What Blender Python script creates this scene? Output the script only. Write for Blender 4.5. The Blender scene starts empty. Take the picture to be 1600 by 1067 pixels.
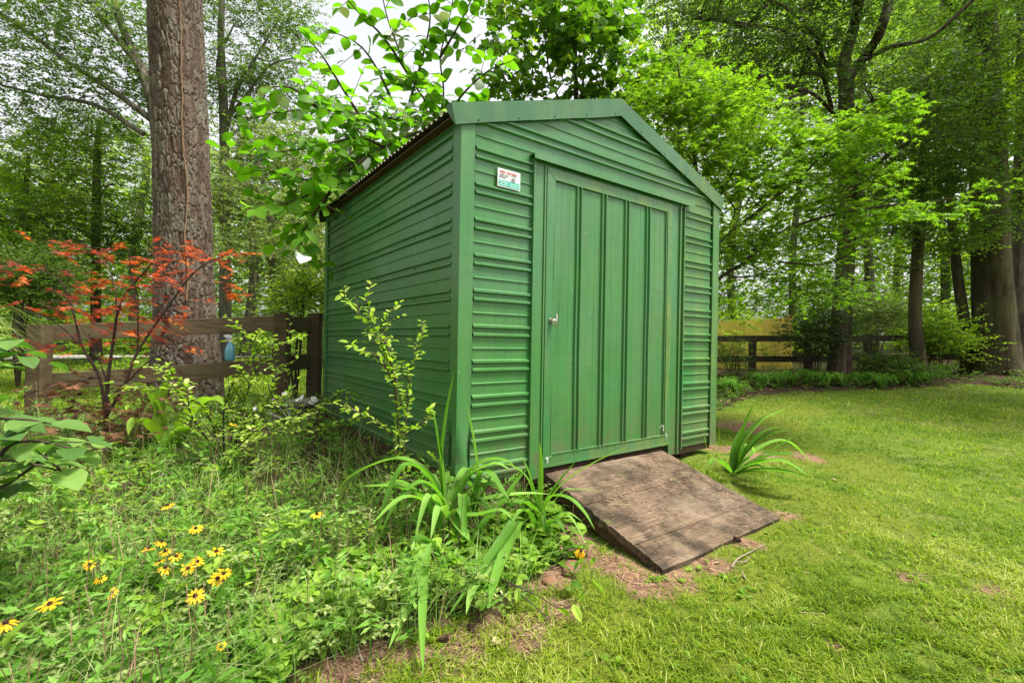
import bpy, math, random
import numpy as np
from mathutils import Vector, kdtree
rng = np.random.default_rng(11)
random.seed(5)
sc = bpy.context.scene
COL = sc.collection
R = math.radians

# ------------------------------------------------------------------ camera
CAM = np.array([-1.549, -2.707, 1.30])
F = 741.0                                   # focal length in pixels of the 1600 px photo
_a = math.atan2(0.807, 0.590)
FW = np.array([math.cos(_a), math.sin(_a), 0.0])
RT = np.array([math.sin(_a), -math.cos(_a), 0.0])
UP = np.array([0.0, 0.0, 1.0])
ROLL = R(1.0)
CR = RT * math.cos(ROLL) + UP * math.sin(ROLL)
CU = UP * math.cos(ROLL) - RT * math.sin(ROLL)
from mathutils import Matrix
cam_data = bpy.data.cameras.new('camera')
cam = bpy.data.objects.new('camera', cam_data); COL.objects.link(cam)
m = Matrix(((CR[0], CU[0], -FW[0]), (CR[1], CU[1], -FW[1]), (CR[2], CU[2], -FW[2])))
cam.matrix_world = Matrix.Translation(Vector(CAM)) @ m.to_4x4()
cam_data.sensor_width = 36.0
cam_data.lens = F / 1600 * 36.0
cam_data.clip_start = 0.05
cam_data.clip_end = 600
sc.camera = cam

# ------------------------------------------------------------------ light
SUN_EL, SUN_AZ = R(66), R(-52)               # azimuth measured from +X towards +Y
world = bpy.data.worlds.new('World'); sc.world = world
world.use_nodes = True
wn = world.node_tree; wn.nodes.clear()
sky = wn.nodes.new('ShaderNodeTexSky'); sky.sky_type = 'NISHITA'; sky.sun_disc = False
sky.sun_elevation = SUN_EL; sky.sun_rotation = R(90) - SUN_AZ
sky.air_density = 1.0; sky.dust_density = 4.0; sky.ozone_density = 1.0
hs = wn.nodes.new('ShaderNodeHueSaturation'); hs.inputs['Saturation'].default_value = 0.12
bg = wn.nodes.new('ShaderNodeBackground'); bg.inputs['Strength'].default_value = 0.145
wo = wn.nodes.new('ShaderNodeOutputWorld')
wn.links.new(sky.outputs[0], hs.inputs['Color']); wn.links.new(hs.outputs[0], bg.inputs[0]); wn.links.new(bg.outputs[0], wo.inputs[0])
sl = bpy.data.lights.new('sun', 'SUN'); sl.energy = 3.7; sl.angle = R(14); sl.color = (1.0, 0.95, 0.86)
so = bpy.data.objects.new('sun', sl); COL.objects.link(so)
sd = Vector((math.cos(SUN_EL) * math.cos(SUN_AZ), math.cos(SUN_EL) * math.sin(SUN_AZ), math.sin(SUN_EL)))
so.rotation_euler = sd.to_track_quat('Z', 'Y').to_euler()
sc.view_settings.view_transform = 'Standard'; sc.view_settings.look = 'None'
sc.view_settings.gamma = 1.0; sc.view_settings.exposure = 1.22
cy = sc.cycles
cy.max_bounces = 7; cy.diffuse_bounces = 4; cy.glossy_bounces = 2; cy.transmission_bounces = 5; cy.transparent_max_bounces = 4
cy.use_denoising = True; cy.caustics_reflective = False; cy.caustics_refractive = False

# ------------------------------------------------------------------ pixel rays -> points at real distances
def P(px, py, d):
    xc = (px - 800.0) / F; yc = -(py - 533.5) / F
    return CAM + d * (FW + xc * CR + yc * CU)
def PV(px, py, d):
    px = np.asarray(px, float); py = np.asarray(py, float); d = np.broadcast_to(np.asarray(d, float), px.shape)
    xc = (px - 800.0) / F; yc = -(py - 533.5) / F
    return CAM + d[..., None] * (FW + xc[..., None] * CR + yc[..., None] * CU)
# ground height: smooth interpolation of levels read at known distances
_gc = []
def gc(px, d, z, w=1.0):
    p = P(px, 533.5, d); _gc.append((p[0], p[1], z, w))
for a_ in [(800, 1.5, 0), (300, 1.6, 0.02), (1400, 1.6, 0), (1045, 2.6, 0), (1227, 3.4, 0.0), (900, 2.6, .03), (100, 2.2, .1), (500, 2.6, .12), (700, 3.2, .2),
           (1117, 4.9, .2), (1300, 4.3, .06), (1580, 4.0, .02), (506, 5.2, .36), (560, 4.6, .3), (250, 4.0, .3), (58, 5.0, .4), (300, 5.4, .46), (438, 5.7, .5), (150, 5.3, .42), (0, 3.2, .2),
           (-200, 3.0, .2), (-200, 6, .4), (1180, 9.3, .35), (1180, 12, .58), (1400, 9.5, .42), (1300, 6.5, .15), (1560, 6.0, .15), (1560, 9.0, .45), (1570, 12, .78), (1400, 12, .62),
           (1800, 8, .4), (1800, 3, 0), (260, 9, .5), (260, 14, .6), (100, 12, .52), (450, 10, .55), (1150, 7.5, .25), (800, 8, .4), (800, 14, .6), (300, 22, .8), (-200, 14, .6), (1300, 20, 1.1), (800, 24, 1.0),
           (1600, 20, 1.2), (-300, 30, 1.0), (1900, 30, 1.4), (800, 45, 1.6), (1400, 40, 1.8), (200, 40, 1.4), (800, -8, -.1), (0, -6, -.1), (1600, -6, -.1)]:
    gc(*a_)
_gc = np.array(_gc)
def G(x, y):
    x = np.asarray(x, float); y = np.asarray(y, float)
    num = np.zeros_like(x); den = np.zeros_like(x)
    for cx, cy_, z, w in _gc:
        dd = (x - cx) ** 2 + (y - cy_) ** 2
        s = 0.15 + 0.02 * ((cx - CAM[0]) ** 2 + (cy_ - CAM[1]) ** 2)
        ww = 1.0 / (dd + s * 0.25) ** 1.6
        num += ww * z; den += ww
    return num / den
def PG(px, py, dmax=60.0):
    """where the ray through a pixel meets the ground (arrays allowed)"""
    px = np.atleast_1d(np.asarray(px, float)); py = np.atleast_1d(np.asarray(py, float))
    xc = (px - 800.0) / F; yc = -(py - 533.5) / F
    dr = FW + xc[:, None] * CR + yc[:, None] * CU
    d = np.full(px.shape, 1.2)
    for _ in range(14):
        q = CAM + d[:, None] * dr
        g = G(q[:, 0], q[:, 1])
        t = (g - CAM[2]) / np.minimum(dr[:, 2], -1e-3)
        d = np.clip(0.45 * d + 0.55 * t, 0.4, dmax)
    q = CAM + d[:, None] * dr
    q[:, 2] = G(q[:, 0], q[:, 1])
    return q, d
def depth_of(x, y):
    return (x - CAM[0]) * FW[0] + (y - CAM[1]) * FW[1]
def inpoly(x, y, poly):
    x = np.asarray(x); y = np.asarray(y); c = np.zeros(x.shape, bool); n = len(poly); j = n - 1
    for i in range(n):
        xi, yi = poly[i][:2]; xj, yj = poly[j][:2]
        k = ((yi > y) != (yj > y)) & (x < (xj - xi) * (y - yi) / (yj - yi + 1e-12) + xi)
        c ^= k; j = i
    return c

# ------------------------------------------------------------------ objects
def link(o, parent=None):
    COL.objects.link(o)
    if parent is not None:
        o.parent = parent
    return o
def tag(o, label=None, cat=None, group=None, kind=None):
    if label: o['label'] = label
    if cat: o['category'] = cat
    if group: o['group'] = group
    if kind: o['kind'] = kind
    return o
def thing(name, label, cat, loc=(0, 0, 0), group=None):
    o = bpy.data.objects.new(name, None); o.empty_display_size = 0.1
    link(o); o.location = Vector([float(v) for v in loc])
    return tag(o, label, cat, group)

class MB:
    """collects faces with a per-face random value and builds ONE mesh"""
    def __init__(s): s.v = []; s.l = []; s.n = []; s.r = []; s.mi = []; s.c = 0
    def raw(s, verts, loops, sizes, rnd=0.5, mi=0):
        verts = np.asarray(verts, np.float32).reshape(-1, 3); loops = np.asarray(loops, np.int64).ravel(); sizes = np.asarray(sizes, np.int64).ravel()
        s.v.append(verts); s.l.append(loops + s.c); s.n.append(sizes)
        s.r.append(np.broadcast_to(np.asarray(rnd, np.float32), sizes.shape)); s.mi.append(np.full(sizes.shape, mi, np.int32)); s.c += len(verts)
    def add(s, verts, faces, rnd=0.5, mi=0):
        s.raw(verts, [i for f in faces for i in f], [len(f) for f in faces], rnd, mi)
    def box(s, lo, hi, rnd=0.5, mi=0, M=None):
        x0, y0, z0 = lo; x1, y1, z1 = hi
        v = np.array([(x0, y0, z0), (x1, y0, z0), (x1, y1, z0), (x0, y1, z0), (x0, y0, z1), (x1, y0, z1), (x1, y1, z1), (x0, y1, z1)], float)
        if M is not None: v = v @ np.array(M[0]).T + np.array(M[1])
        s.add(v, [(0, 3, 2, 1), (4, 5, 6, 7), (0, 1, 5, 4), (1, 2, 6, 5), (2, 3, 7, 6), (3, 0, 4, 7)], rnd, mi)
    def beam(s, a, b, w, h, rnd=0.5, mi=0, up=(0, 0, 1), wob=0.0):
        """board from a to b, w across, h along up, slightly chamfered"""
        a = np.array(a, float); b = np.array(b, float); t = b - a; t /= np.linalg.norm(t)
        u = np.array(up, float); sd_ = np.cross(t, u); sd_ /= np.linalg.norm(sd_); u = np.cross(sd_, t)
        c = min(w, h) * .12; pr = [(-w/2+c, -h/2), (w/2-c, -h/2), (w/2, -h/2+c), (w/2, h/2-c), (w/2-c, h/2), (-w/2+c, h/2), (-w/2, h/2-c), (-w/2, -h/2+c)]
        n = 7; V = []
        for i in range(n):
            q = a + (b - a) * i / (n - 1)
            o1, o2 = (rng.normal(0, wob), rng.normal(0, wob)) if wob else (0, 0)
            V += [q + sd_ * (x + o1) + u * (y + o2) for x, y in pr]
        f = [tuple(i * 8 + k for k in range(8)) for i in (0,)] + [tuple((n - 1) * 8 + 7 - k for k in range(8))]
        for i in range(n - 1):
            for k in range(8):
                k2 = (k + 1) % 8; f.append((i*8+k, (i+1)*8+k, (i+1)*8+k2, i*8+k2))
        s.add(V, f, rnd, mi)
    def tube(s, path, radii, sides=8, rnd=0.5, mi=0, cap=True, flute=None):
        p = np.asarray(path, float); n = len(p); r = np.broadcast_to(np.asarray(radii, float), (n,))
        t = np.gradient(p, axis=0); t /= np.linalg.norm(t, axis=1)[:, None] + 1e-9
        ref = np.array([0.3, 0.95, 0.1]) if abs(t[:, 2]).mean() > .5 else np.array([0.05, 0.1, 1.0])
        a = np.cross(t, ref); a /= np.linalg.norm(a, axis=1)[:, None] + 1e-9; b = np.cross(t, a)
        th = np.arange(sides) * 2 * math.pi / sides
        rr = r[:, None] * np.ones(sides)
        if flute is not None: rr = rr * flute(th[None, :], p[:, 2:3])
        V = p[:, None, :] + (rr * np.cos(th))[..., None] * a[:, None, :] + (rr * np.sin(th))[..., None] * b[:, None, :]
        i = np.arange(n - 1)[:, None]; k = np.arange(sides)[None, :]; k2 = (k + 1) % sides
        q = np.stack([i*sides+k, i*sides+k2, (i+1)*sides+k2, (i+1)*sides+k], -1).reshape(-1, 4)
        s.raw(V.reshape(-1, 3), q, np.full(len(q), 4), rnd, mi)
        if cap:
            s.add(V[-1], [tuple(range(sides))], rnd, mi); s.add(V[0], [tuple(range(sides))[::-1]], rnd, mi)
    def prisms(s, A, B, ra, rb, rnd=0.5, mi=0):
        """many thin three-sided sticks"""
        A = np.asarray(A, float); B = np.asarray(B, float); n = len(A)
        if n == 0: return
        ra = np.broadcast_to(ra, (n,)); rb = np.broadcast_to(rb, (n,))
        t = B - A; t /= np.linalg.norm(t, axis=1)[:, None] + 1e-9
        ref = np.where(abs(t[:, 2:3]) > .8, np.array([[1., 0, 0]]), np.array([[0, 0, 1.]]))
        a = np.cross(t, ref); a /= np.linalg.norm(a, axis=1)[:, None] + 1e-9; b = np.cross(t, a)
        V = []
        for c, r in ((A, ra), (B, rb)):
            for k in range(3):
                th = k * 2.0944
                V.append(c + r[:, None] * (math.cos(th) * a + math.sin(th) * b))
        V = np.stack(V, 1)
        o = np.arange(n)[:, None, None] * 6
        q = o + np.array([[0, 1, 4, 3], [1, 2, 5, 4], [2, 0, 3, 5]])[None]
        s.raw(V.reshape(-1, 3), q, np.full(n * 3, 4), np.repeat(np.broadcast_to(rnd, (n,)), 3), mi)
    def ribbon(s, path, width, fold=0.25, rnd=0.5, mi=0, side=None):
        """arching strap leaf, V-folded"""
        p = np.asarray(path, float); n = len(p)
        t = np.gradient(p, axis=0); t /= np.linalg.norm(t, axis=1)[:, None] + 1e-9
        if side is None:
            ref = UP
            h = t.copy(); h[:, 2] = 0
            hm = h.mean(0)
            if np.linalg.norm(hm) < .05: hm = np.array([1., 0, 0])
            side = np.cross(hm, UP); side /= np.linalg.norm(side)
        sd_ = np.broadcast_to(side, t.shape)
        nn = np.cross(sd_, t); nn /= np.linalg.norm(nn, axis=1)[:, None] + 1e-9
        u = np.linspace(0, 1, n)
        w = width * 0.5 * np.clip(np.minimum(0.35 + u * 3.0, 1.0), 0, 1) * (1 - u ** 3.2) + 1e-4
        Lf = p + sd_ * w[:, None] + nn * (w * fold * 2)[:, None]; Rt = p - sd_ * w[:, None] + nn * (w * fold * 2)[:, None]
        V = np.stack([Lf, p, Rt], 1).reshape(-1, 3)
        i = np.arange(n - 1)[:, None]
        q = np.concatenate([np.stack([i*3, i*3+1, i*3+4, i*3+3], -1), np.stack([i*3+1, i*3+2, i*3+5, i*3+4], -1)], 1).reshape(-1, 4)
        s.raw(V, q, np.full(len(q), 4), rnd, mi)
    def leaves(s, tpl, pos, dirs, nrm, size, rnd, mi=0, wid=1.0):
        TV, TL, TN = tpl
        pos = np.asarray(pos, float); n = len(pos)
        if n == 0: return
        d = dirs / (np.linalg.norm(dirs, axis=1)[:, None] + 1e-9)
        sd_ = np.cross(nrm, d); sd_ /= np.linalg.norm(sd_, axis=1)[:, None] + 1e-9
        nn = np.cross(d, sd_)
        size = np.broadcast_to(size, (n,)); wid = np.broadcast_to(wid, (n,))
        V = pos[:, None, :] + size[:, None, None] * (TV[None, :, 0:1] * d[:, None, :] + TV[None, :, 1:2] * wid[:, None, None] * sd_[:, None, :] + TV[None, :, 2:3] * nn[:, None, :])
        L = (np.arange(n)[:, None] * len(TV) + TL[None, :]).ravel()
        s.raw(V.reshape(-1, 3), L, np.tile(TN, n), np.repeat(np.broadcast_to(rnd, (n,)), len(TN)), mi)
    def build(s, name, mats, parent=None, smooth=False, off=None):
        me = bpy.data.meshes.new(name)
        if s.c:
            V = np.concatenate(s.v); L = np.concatenate(s.l); N = np.concatenate(s.n)
            if off is not None: V = V - np.asarray(off, np.float32)
            elif parent is not None: V = V - np.array(parent.location, np.float32)
            me.vertices.add(len(V)); me.vertices.foreach_set('co', V.astype(np.float32).ravel())
            me.loops.add(len(L)); me.loops.foreach_set('vertex_index', L.astype(np.int32))
            me.polygons.add(len(N)); st = np.concatenate([[0], np.cumsum(N)[:-1]])
            me.polygons.foreach_set('loop_start', st.astype(np.int32)); me.polygons.foreach_set('loop_total', N.astype(np.int32))
            me.polygons.foreach_set('material_index', np.concatenate(s.mi).astype(np.int32))
            me.polygons.foreach_set('use_smooth', np.full(len(N), bool(smooth)))
            me.update(calc_edges=True)
            at = me.attributes.new('rnd', 'FLOAT', 'FACE'); at.data.foreach_set('value', np.concatenate(s.r).astype(np.float32))
            me.validate()
        for mt in (mats if isinstance(mats, (list, tuple)) else [mats]): me.materials.append(mt)
        o = bpy.data.objects.new(name, me)
        if off is not None: o.location = Vector([float(q) for q in off])
        return link(o, parent)

# leaf shapes: x along the leaf, y across, z bend
def tpl(v, f): return (np.array(v, float), np.array([i for q in f for i in q]), np.array([len(q) for q in f]))
DIAM = tpl([(0, 0, 0), (.45, .27, .05), (1, 0, -.05), (.45, -.27, .05)], [(0, 1, 2, 3)])
OVAL = tpl([(0, 0, 0), (.28, .24, .05), (.7, .2, .03), (1, 0, -.1), (.7, -.2, .03), (.28, -.24, .05)], [(0, 1, 2, 3), (0, 3, 4, 5)])
HEART = tpl([(0, 0, 0), (.05, .3, .05), (.4, .36, .06), (.75, .2, 0), (1, 0, -.12), (.75, -.2, 0), (.4, -.36, .06), (.05, -.3, .05), (.5, 0, .0)],
            [(0, 1, 2, 8), (8, 2, 3, 4), (0, 8, 6, 7), (8, 4, 5, 6)])
ROUND = tpl([(0, 0, 0), (.10, .18, .02), (.32, .33, .06), (.60, .35, .04), (.84, .22, -.05), (1.02, 0, -.18), (.84, -.22, -.05), (.60, -.35, .04), (.32, -.33, .06), (.10, -.18, .02), (.35, 0, .0), (.65, 0, -.02)],
            [(0, 1, 2, 10), (10, 2, 3, 11), (11, 3, 4, 5), (0, 10, 8, 9), (10, 11, 7, 8), (11, 5, 6, 7)])
TULIP = tpl([(0, 0, 0), (.08, .28, .04), (.25, .50, .0), (.42, .34, .03), (.62, .30, .02), (.92, .40, -.06), (.78, 0, .0), (.92, -.40, -.06), (.62, -.30, .02), (.42, -.34, .03), (.25, -.50, .0), (.08, -.28, .04), (.4, 0, 0)],
            [(0, 1, 2, 3, 12), (12, 3, 4, 5, 6), (12, 6, 7, 8, 9), (0, 12, 9, 10, 11)])
def star(nl, narrow, length):
    v = [(.28, 0, 0)]; out = []
    angs = np.linspace(-115, 115, nl); out.append((0, 0, 0))
    for i, a in enumerate(angs):
        l = length[i]; a0 = R(a)
        if i: am = R((angs[i-1] + a) / 2); out.append((.28 + narrow * math.cos(am), narrow * math.sin(am), 0.01))
        out.append((.28 + l * math.cos(a0), l * math.sin(a0), -.1 * l))
    v += out; n = len(out)
    return tpl(v, [(0, 1 + i, 1 + (i + 1) % n) for i in range(n)])
MAPLE = star(5, .2, [.36, .56, .72, .56, .36])
REDMAP = star(7, .13, [.3, .46, .62, .72, .62, .46, .3])
PINN = tpl([(0, 0, 0), (.5, .07, 0), (1, 0, -.03), (.5, -.07, 0)], [(0, 1, 2, 3)])

# ------------------------------------------------------------------ materials
def mat(name, rough=0.6, spec=0.3):
    m_ = bpy.data.materials.new(name); m_.use_nodes = True; nt = m_.node_tree
    b = nt.nodes['Principled BSDF']; b.inputs['Roughness'].default_value = rough
    b.inputs['Specular IOR Level'].default_value = spec
    return m_, nt, b
def nd(nt, typ, **kw):
    n = nt.nodes.new(typ)
    for k, v in kw.items():
        if k in n.inputs.keys(): n.inputs[k].default_value = v
        else: setattr(n, k, v)
    return n
def ramp(nt, fac, stops):
    r = nt.nodes.new('ShaderNodeValToRGB'); e = r.color_ramp.elements
    while len(e) < len(stops): e.new(.5)
    for i, (p_, c) in enumerate(stops): e[i].position = p_; e[i].color = (*c, 1)
    nt.links.new(fac, r.inputs[0]); return r.outputs[0]
def mix(nt, fac, a, b, mode='MIX'):
    n = nt.nodes.new('ShaderNodeMix'); n.data_type = 'RGBA'; n.blend_type = mode
    for i, x in ((0, fac), (6, a), (7, b)):
        if isinstance(x, (tuple, list)): n.inputs[i].default_value = (*x, 1) if len(x) == 3 else x
        elif isinstance(x, (int, float)): n.inputs[i].default_value = x
        else: nt.links.new(x, n.inputs[i])
    return n.outputs[2]
def coords(nt, scale=(1, 1, 1), kind='Object'):
    tc = nt.nodes.new('ShaderNodeTexCoord'); mp = nt.nodes.new('ShaderNodeMapping'); mp.inputs['Scale'].default_value = scale
    nt.links.new(tc.outputs[kind], mp.inputs[0]); return mp.outputs[0]
def noise(nt, vec, scale, detail=4, rough=.55, dist=0.0):
    n = nt.nodes.new('ShaderNodeTexNoise'); n.inputs['Scale'].default_value = scale; n.inputs['Detail'].default_value = detail
    n.inputs['Roughness'].default_value = rough; n.inputs['Distortion'].default_value = dist
    nt.links.new(vec, n.inputs['Vector']); return n.outputs['Fac']
def attr(nt, name):
    n = nt.nodes.new('ShaderNodeAttribute'); n.attribute_name = name; return n.outputs['Fac']
def bump(nt, b, h, strength=.5, dist=.01):
    n = nt.nodes.new('ShaderNodeBump'); n.inputs['Strength'].default_value = strength; n.inputs['Distance'].default_value = dist
    nt.links.new(h, n.inputs['Height']); nt.links.new(n.outputs[0], b.inputs['Normal'])
def math_(nt, op, a, b=0.5, clamp=False):
    n = nt.nodes.new('ShaderNodeMath'); n.operation = op; n.use_clamp = clamp
    for i, x in ((0, a), (1, b)):
        if isinstance(x, (int, float)): n.inputs[i].default_value = x
        else: nt.links.new(x, n.inputs[i])
    return n.outputs[0]
def leafmat(name, stops, trans=0.4, tcol=None, rough=.55, spec=.16, under=None, silver=False):
    """leaf: colour varies leaf to leaf, light passes through, optional pale underside"""
    m_, nt, b = mat(name, max(rough, .5), spec)
    c = ramp(nt, attr(nt, 'rnd'), stops)
    if under:
        g_ = nt.nodes.new('ShaderNodeNewGeometry'); cb = mix(nt, g_.outputs['Backfacing'], c, under)
    else: cb = c
    nt.links.new(cb, b.inputs['Base Color'])
    t = nt.nodes.new('ShaderNodeBsdfTranslucent')
    tc = mix(nt, 1.0, c, tcol or (1.6, 1.9, .6), 'MULTIPLY'); nt.links.new(tc, t.inputs[0])
    ms = nt.nodes.new('ShaderNodeMixShader'); ms.inputs[0].default_value = trans
    if silver: nt.links.new(ramp(nt, attr(nt, 'rnd'), [(.93, (trans,) * 3), (.94, (.08,) * 3)]), ms.inputs[0])
    nt.links.new(b.outputs[0], ms.inputs[1]); nt.links.new(t.outputs[0], ms.inputs[2])
    nt.links.new(ms.outputs[0], nt.nodes['Material Output'].inputs[0]); return m_
def barkmat(name, lo, hi, lich, sc_=(9, 9, 1.6), bs=.02, moss=0.0):
    m_, nt, b = mat(name, .9, .1)
    v = coords(nt, sc_)
    n1 = noise(nt, v, 1.0, 6, .65, .6); n2 = noise(nt, coords(nt), 1.3, 4)
    c = ramp(nt, n1, [(.34, lo), (.62, hi)])
    c = mix(nt, math_(nt, 'MULTIPLY', ramp(nt, n2, [(.48, (0, 0, 0)), (.66, (1, 1, 1))]), .55), c, lich)
    nt.links.new(c, b.inputs['Base Color']); bump(nt, b, n1, 1.0, bs); return m_
def plain(name, col, rough=.5, metal=0.0, spec=.5):
    m_, nt, b = mat(name, rough, spec)
    n = noise(nt, coords(nt), 14, 3)
    nt.links.new(mix(nt, n, tuple(c * .82 for c in col), tuple(min(1, c * 1.15) for c in col)), b.inputs['Base Color'])
    b.inputs['Metallic'].default_value = metal; return m_

def painted(nm='green_paint', k=1.0, gk=.4):
    """weathered green baked paint with chalking, algae and grime"""
    m_, nt, b = mat(nm, .36 if k == 1 else .5, .45 if k == 1 else .35)
    o = coords(nt); n1 = noise(nt, o, 1.6, 5, .6, .4)
    st = noise(nt, coords(nt, (7, 7, .7)), 1.0, 5, .65)
    fine = noise(nt, o, 60, 3)
    c = mix(nt, n1, (.018 * k, .118 * k, .024), (.044 * k, .185 * k, .038))
    tc = nt.nodes.new('ShaderNodeTexCoord'); sp = nt.nodes.new('ShaderNodeSeparateXYZ'); nt.links.new(tc.outputs['Object'], sp.inputs[0])
    chalk = math_(nt, 'MULTIPLY', ramp(nt, noise(nt, o, .9, 3), [(.45, (0, 0, 0)), (.7, (1, 1, 1))]), .55)
    c = mix(nt, chalk, c, (.062, .155, .10))
    al = ramp(nt, math_(nt, 'ADD', math_(nt, 'MULTIPLY', st, .6), math_(nt, 'MULTIPLY', noise(nt, o, 2.3, 4), .5)), [(.45, (0, 0, 0)), (.64, (1, 1, 1))])
    xm = nt.nodes.new('ShaderNodeMapRange'); xm.inputs[1].default_value = .3; xm.inputs[2].default_value = 2.6; xm.inputs[3].default_value = .15; xm.inputs[4].default_value = .95
    nt.links.new(sp.outputs[0], xm.inputs[0])
    c = mix(nt, math_(nt, 'MULTIPLY', al, xm.outputs[0]), c, (.15, .20, .04))
    gr = ramp(nt, noise(nt, coords(nt, (3, 3, 9)), 2.2, 5, .7), [(.5, (0, 0, 0)), (.75, (1, 1, 1))])
    c = mix(nt, math_(nt, 'MULTIPLY', gr, gk), c, (.035, .075, .035))
    strk = ramp(nt, noise(nt, coords(nt, (26, 26, 1.1)), 1.0, 5, .7), [(.52, (0, 0, 0)), (.72, (1, 1, 1))]); c = mix(nt, math_(nt, 'MULTIPLY', strk, .55), c, (.028, .065, .025))
    c = mix(nt, math_(nt, 'MULTIPLY', fine, .12), c, (.12, .2, .12))
    zr = nt.nodes.new('ShaderNodeMapRange'); zr.inputs[1].default_value = .0; zr.inputs[2].default_value = .7; zr.inputs[3].default_value = 1; zr.inputs[4].default_value = 0
    nt.links.new(sp.outputs[2], zr.inputs[0])
    mud = math_(nt, 'MULTIPLY', math_(nt, 'POWER', zr.outputs[0], 2.0), ramp(nt, noise(nt, o, 9, 6, .75), [(.4, (0, 0, 0)), (.62, (1, 1, 1))]))
    c = mix(nt, math_(nt, 'MULTIPLY', mud, .9), c, (.11, .095, .055))
    spk = ramp(nt, noise(nt, o, 26, 2, .5), [(.73, (0, 0, 0)), (.76, (1, 1, 1))]); c = mix(nt, math_(nt, 'MULTIPLY', spk, .6), c, (.20, .26, .18))
    nt.links.new(c, b.inputs['Base Color'])
    nt.links.new(ramp(nt, st, [(.3, (.27,) * 3), (.7, (.46,) * 3)]), b.inputs['Roughness'])
    bump(nt, b, noise(nt, o, 5, 3), .25, .01); return m_
M_green = painted()
M_trim = painted('dark_green_trim_paint', .62, .75)  # darker, more mottled version of the green paint for the gable trim
def woodmat(name, c1, c2, c3, grain=(2, 2, 2), gs=1.0, rough=.85, bs=.004):
    m_, nt, b = mat(name, rough, .2)
    v = coords(nt, grain); n1 = noise(nt, v, gs, 7, .7, .5); n2 = noise(nt, coords(nt), 3.0, 5, .6)
    c = ramp(nt, n1, [(.3, c1), (.68, c2)]); c = mix(nt, math_(nt, 'MULTIPLY', ramp(nt, n2, [(.42, (0, 0, 0)), (.66, (1, 1, 1))]), .8), c, c3)
    c = mix(nt, .5, c, mix(nt, attr(nt, 'rnd'), (.55, .55, .55), (1.35, 1.3, 1.25)), 'MULTIPLY')
    nt.links.new(c, b.inputs['Base Color']); bump(nt, b, n1, .9, bs); return m_
M_fence = woodmat('fence_wood', (.035, .025, .013), (.115, .083, .046), (.07, .062, .028), (3, 3, 22))
M_rail = woodmat('rail_wood', (.04, .03, .016), (.135, .10, .056), (.08, .074, .036), (5, 5, 30))
M_darkrail = woodmat('dark_rail_wood', (.02, .014, .009), (.075, .055, .033), (.04, .045, .02), (5, 5, 30))
M_ramp = woodmat('ramp_wood', (.055, .034, .022), (.26, .18, .125), (.075, .055, .035), (4, 42, 42), 1.0, .9, .006)
def rampmat():
    m_, nt, b = mat('weathered_ramp_wood', .92, .15)
    g1 = noise(nt, coords(nt, (3, 60, 60)), 1.0, 8, .75, .4); g2 = noise(nt, coords(nt), 4.0, 7, .75); g3 = noise(nt, coords(nt), 1.6, 5, .6); g4 = noise(nt, coords(nt, (8, 30, 30)), 3, 6, .8)
    c = ramp(nt, g1, [(.25, (.045, .030, .019)), (.5, (.15, .103, .066)), (.75, (.28, .21, .145))])
    c = mix(nt, ramp(nt, g2, [(.42, (0, 0, 0)), (.58, (.9, .9, .9))]), c, (.035, .027, .017))
    c = mix(nt, ramp(nt, g3, [(.52, (0, 0, 0)), (.7, (.6, .6, .6))]), c, (.30, .23, .165))
    c = mix(nt, ramp(nt, g4, [(.58, (0, 0, 0)), (.68, (.7, .7, .7))]), c, (.34, .25, .17))
    c = mix(nt, ramp(nt, noise(nt, coords(nt), 6.5, 4), [(.62, (0, 0, 0)), (.72, (.5, .5, .5))]), c, (.12, .13, .04))
    nt.links.new(c, b.inputs['Base Color']); bump(nt, b, math_(nt, 'ADD', g1, math_(nt, 'MULTIPLY', g4, .7)), 1.0, .012); return m_
M_ramp = rampmat()
M_skid = woodmat('skid_wood', (.03, .02, .012), (.13, .07, .04), (.06, .045, .03), (6, 40, 40))
M_yellow = woodmat('new_pine_wood', (.70, .52, .08), (.86, .68, .16), (.76, .58, .11), (30, 30, 1.5))

# ================================================================== ground
def vnoise(x, y, s, seed=0):
    x = np.asarray(x) * s + 100.3 + seed * 17.7; y = np.asarray(y) * s + 57.1 + seed * 31.3
    xi = np.floor(x).astype(np.int64); yi = np.floor(y).astype(np.int64); fx = x - xi; fy = y - yi
    fx = fx * fx * (3 - 2 * fx); fy = fy * fy * (3 - 2 * fy)
    def h(a, b):
        q = (a * 374761393 + b * 668265263 + seed * 97) & 0xffffffff
        q = ((q ^ (q >> 13)) * 1274126177) & 0xffffffff
        return ((q ^ (q >> 16)) & 0xffff) / 65535.0
    return (h(xi, yi) * (1-fx) + h(xi+1, yi) * fx) * (1-fy) + (h(xi, yi+1) * (1-fx) + h(xi+1, yi+1) * fx) * fy
def fbm(x, y, s, seed=0):
    return vnoise(x, y, s, seed) * .5 + vnoise(x, y, s*2.1, seed+1) * .3 + vnoise(x, y, s*4.3, seed+2) * .2
def pg(pts): q, _ = PG([p[0] for p in pts], [p[1] for p in pts]); return [tuple(v[:2]) for v in q]
BED = [(0.72, .1), (0.70, -.55)] + pg([(925, 850), (900, 905), (790, 950), (690, 990), (600, 1025), (480, 1075), (300, 1180)]) + \
      [tuple(P(-400, 533, .5)[:2]), tuple(P(-900, 533, 4)[:2]), tuple(P(-300, 533, 5.6)[:2]), tuple(P(40, 533, 5.2)[:2]), tuple(P(438, 533, 5.9)[:2]), (0.2, 3.6), (2.9, 3.4), (2.9, .1)]
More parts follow.
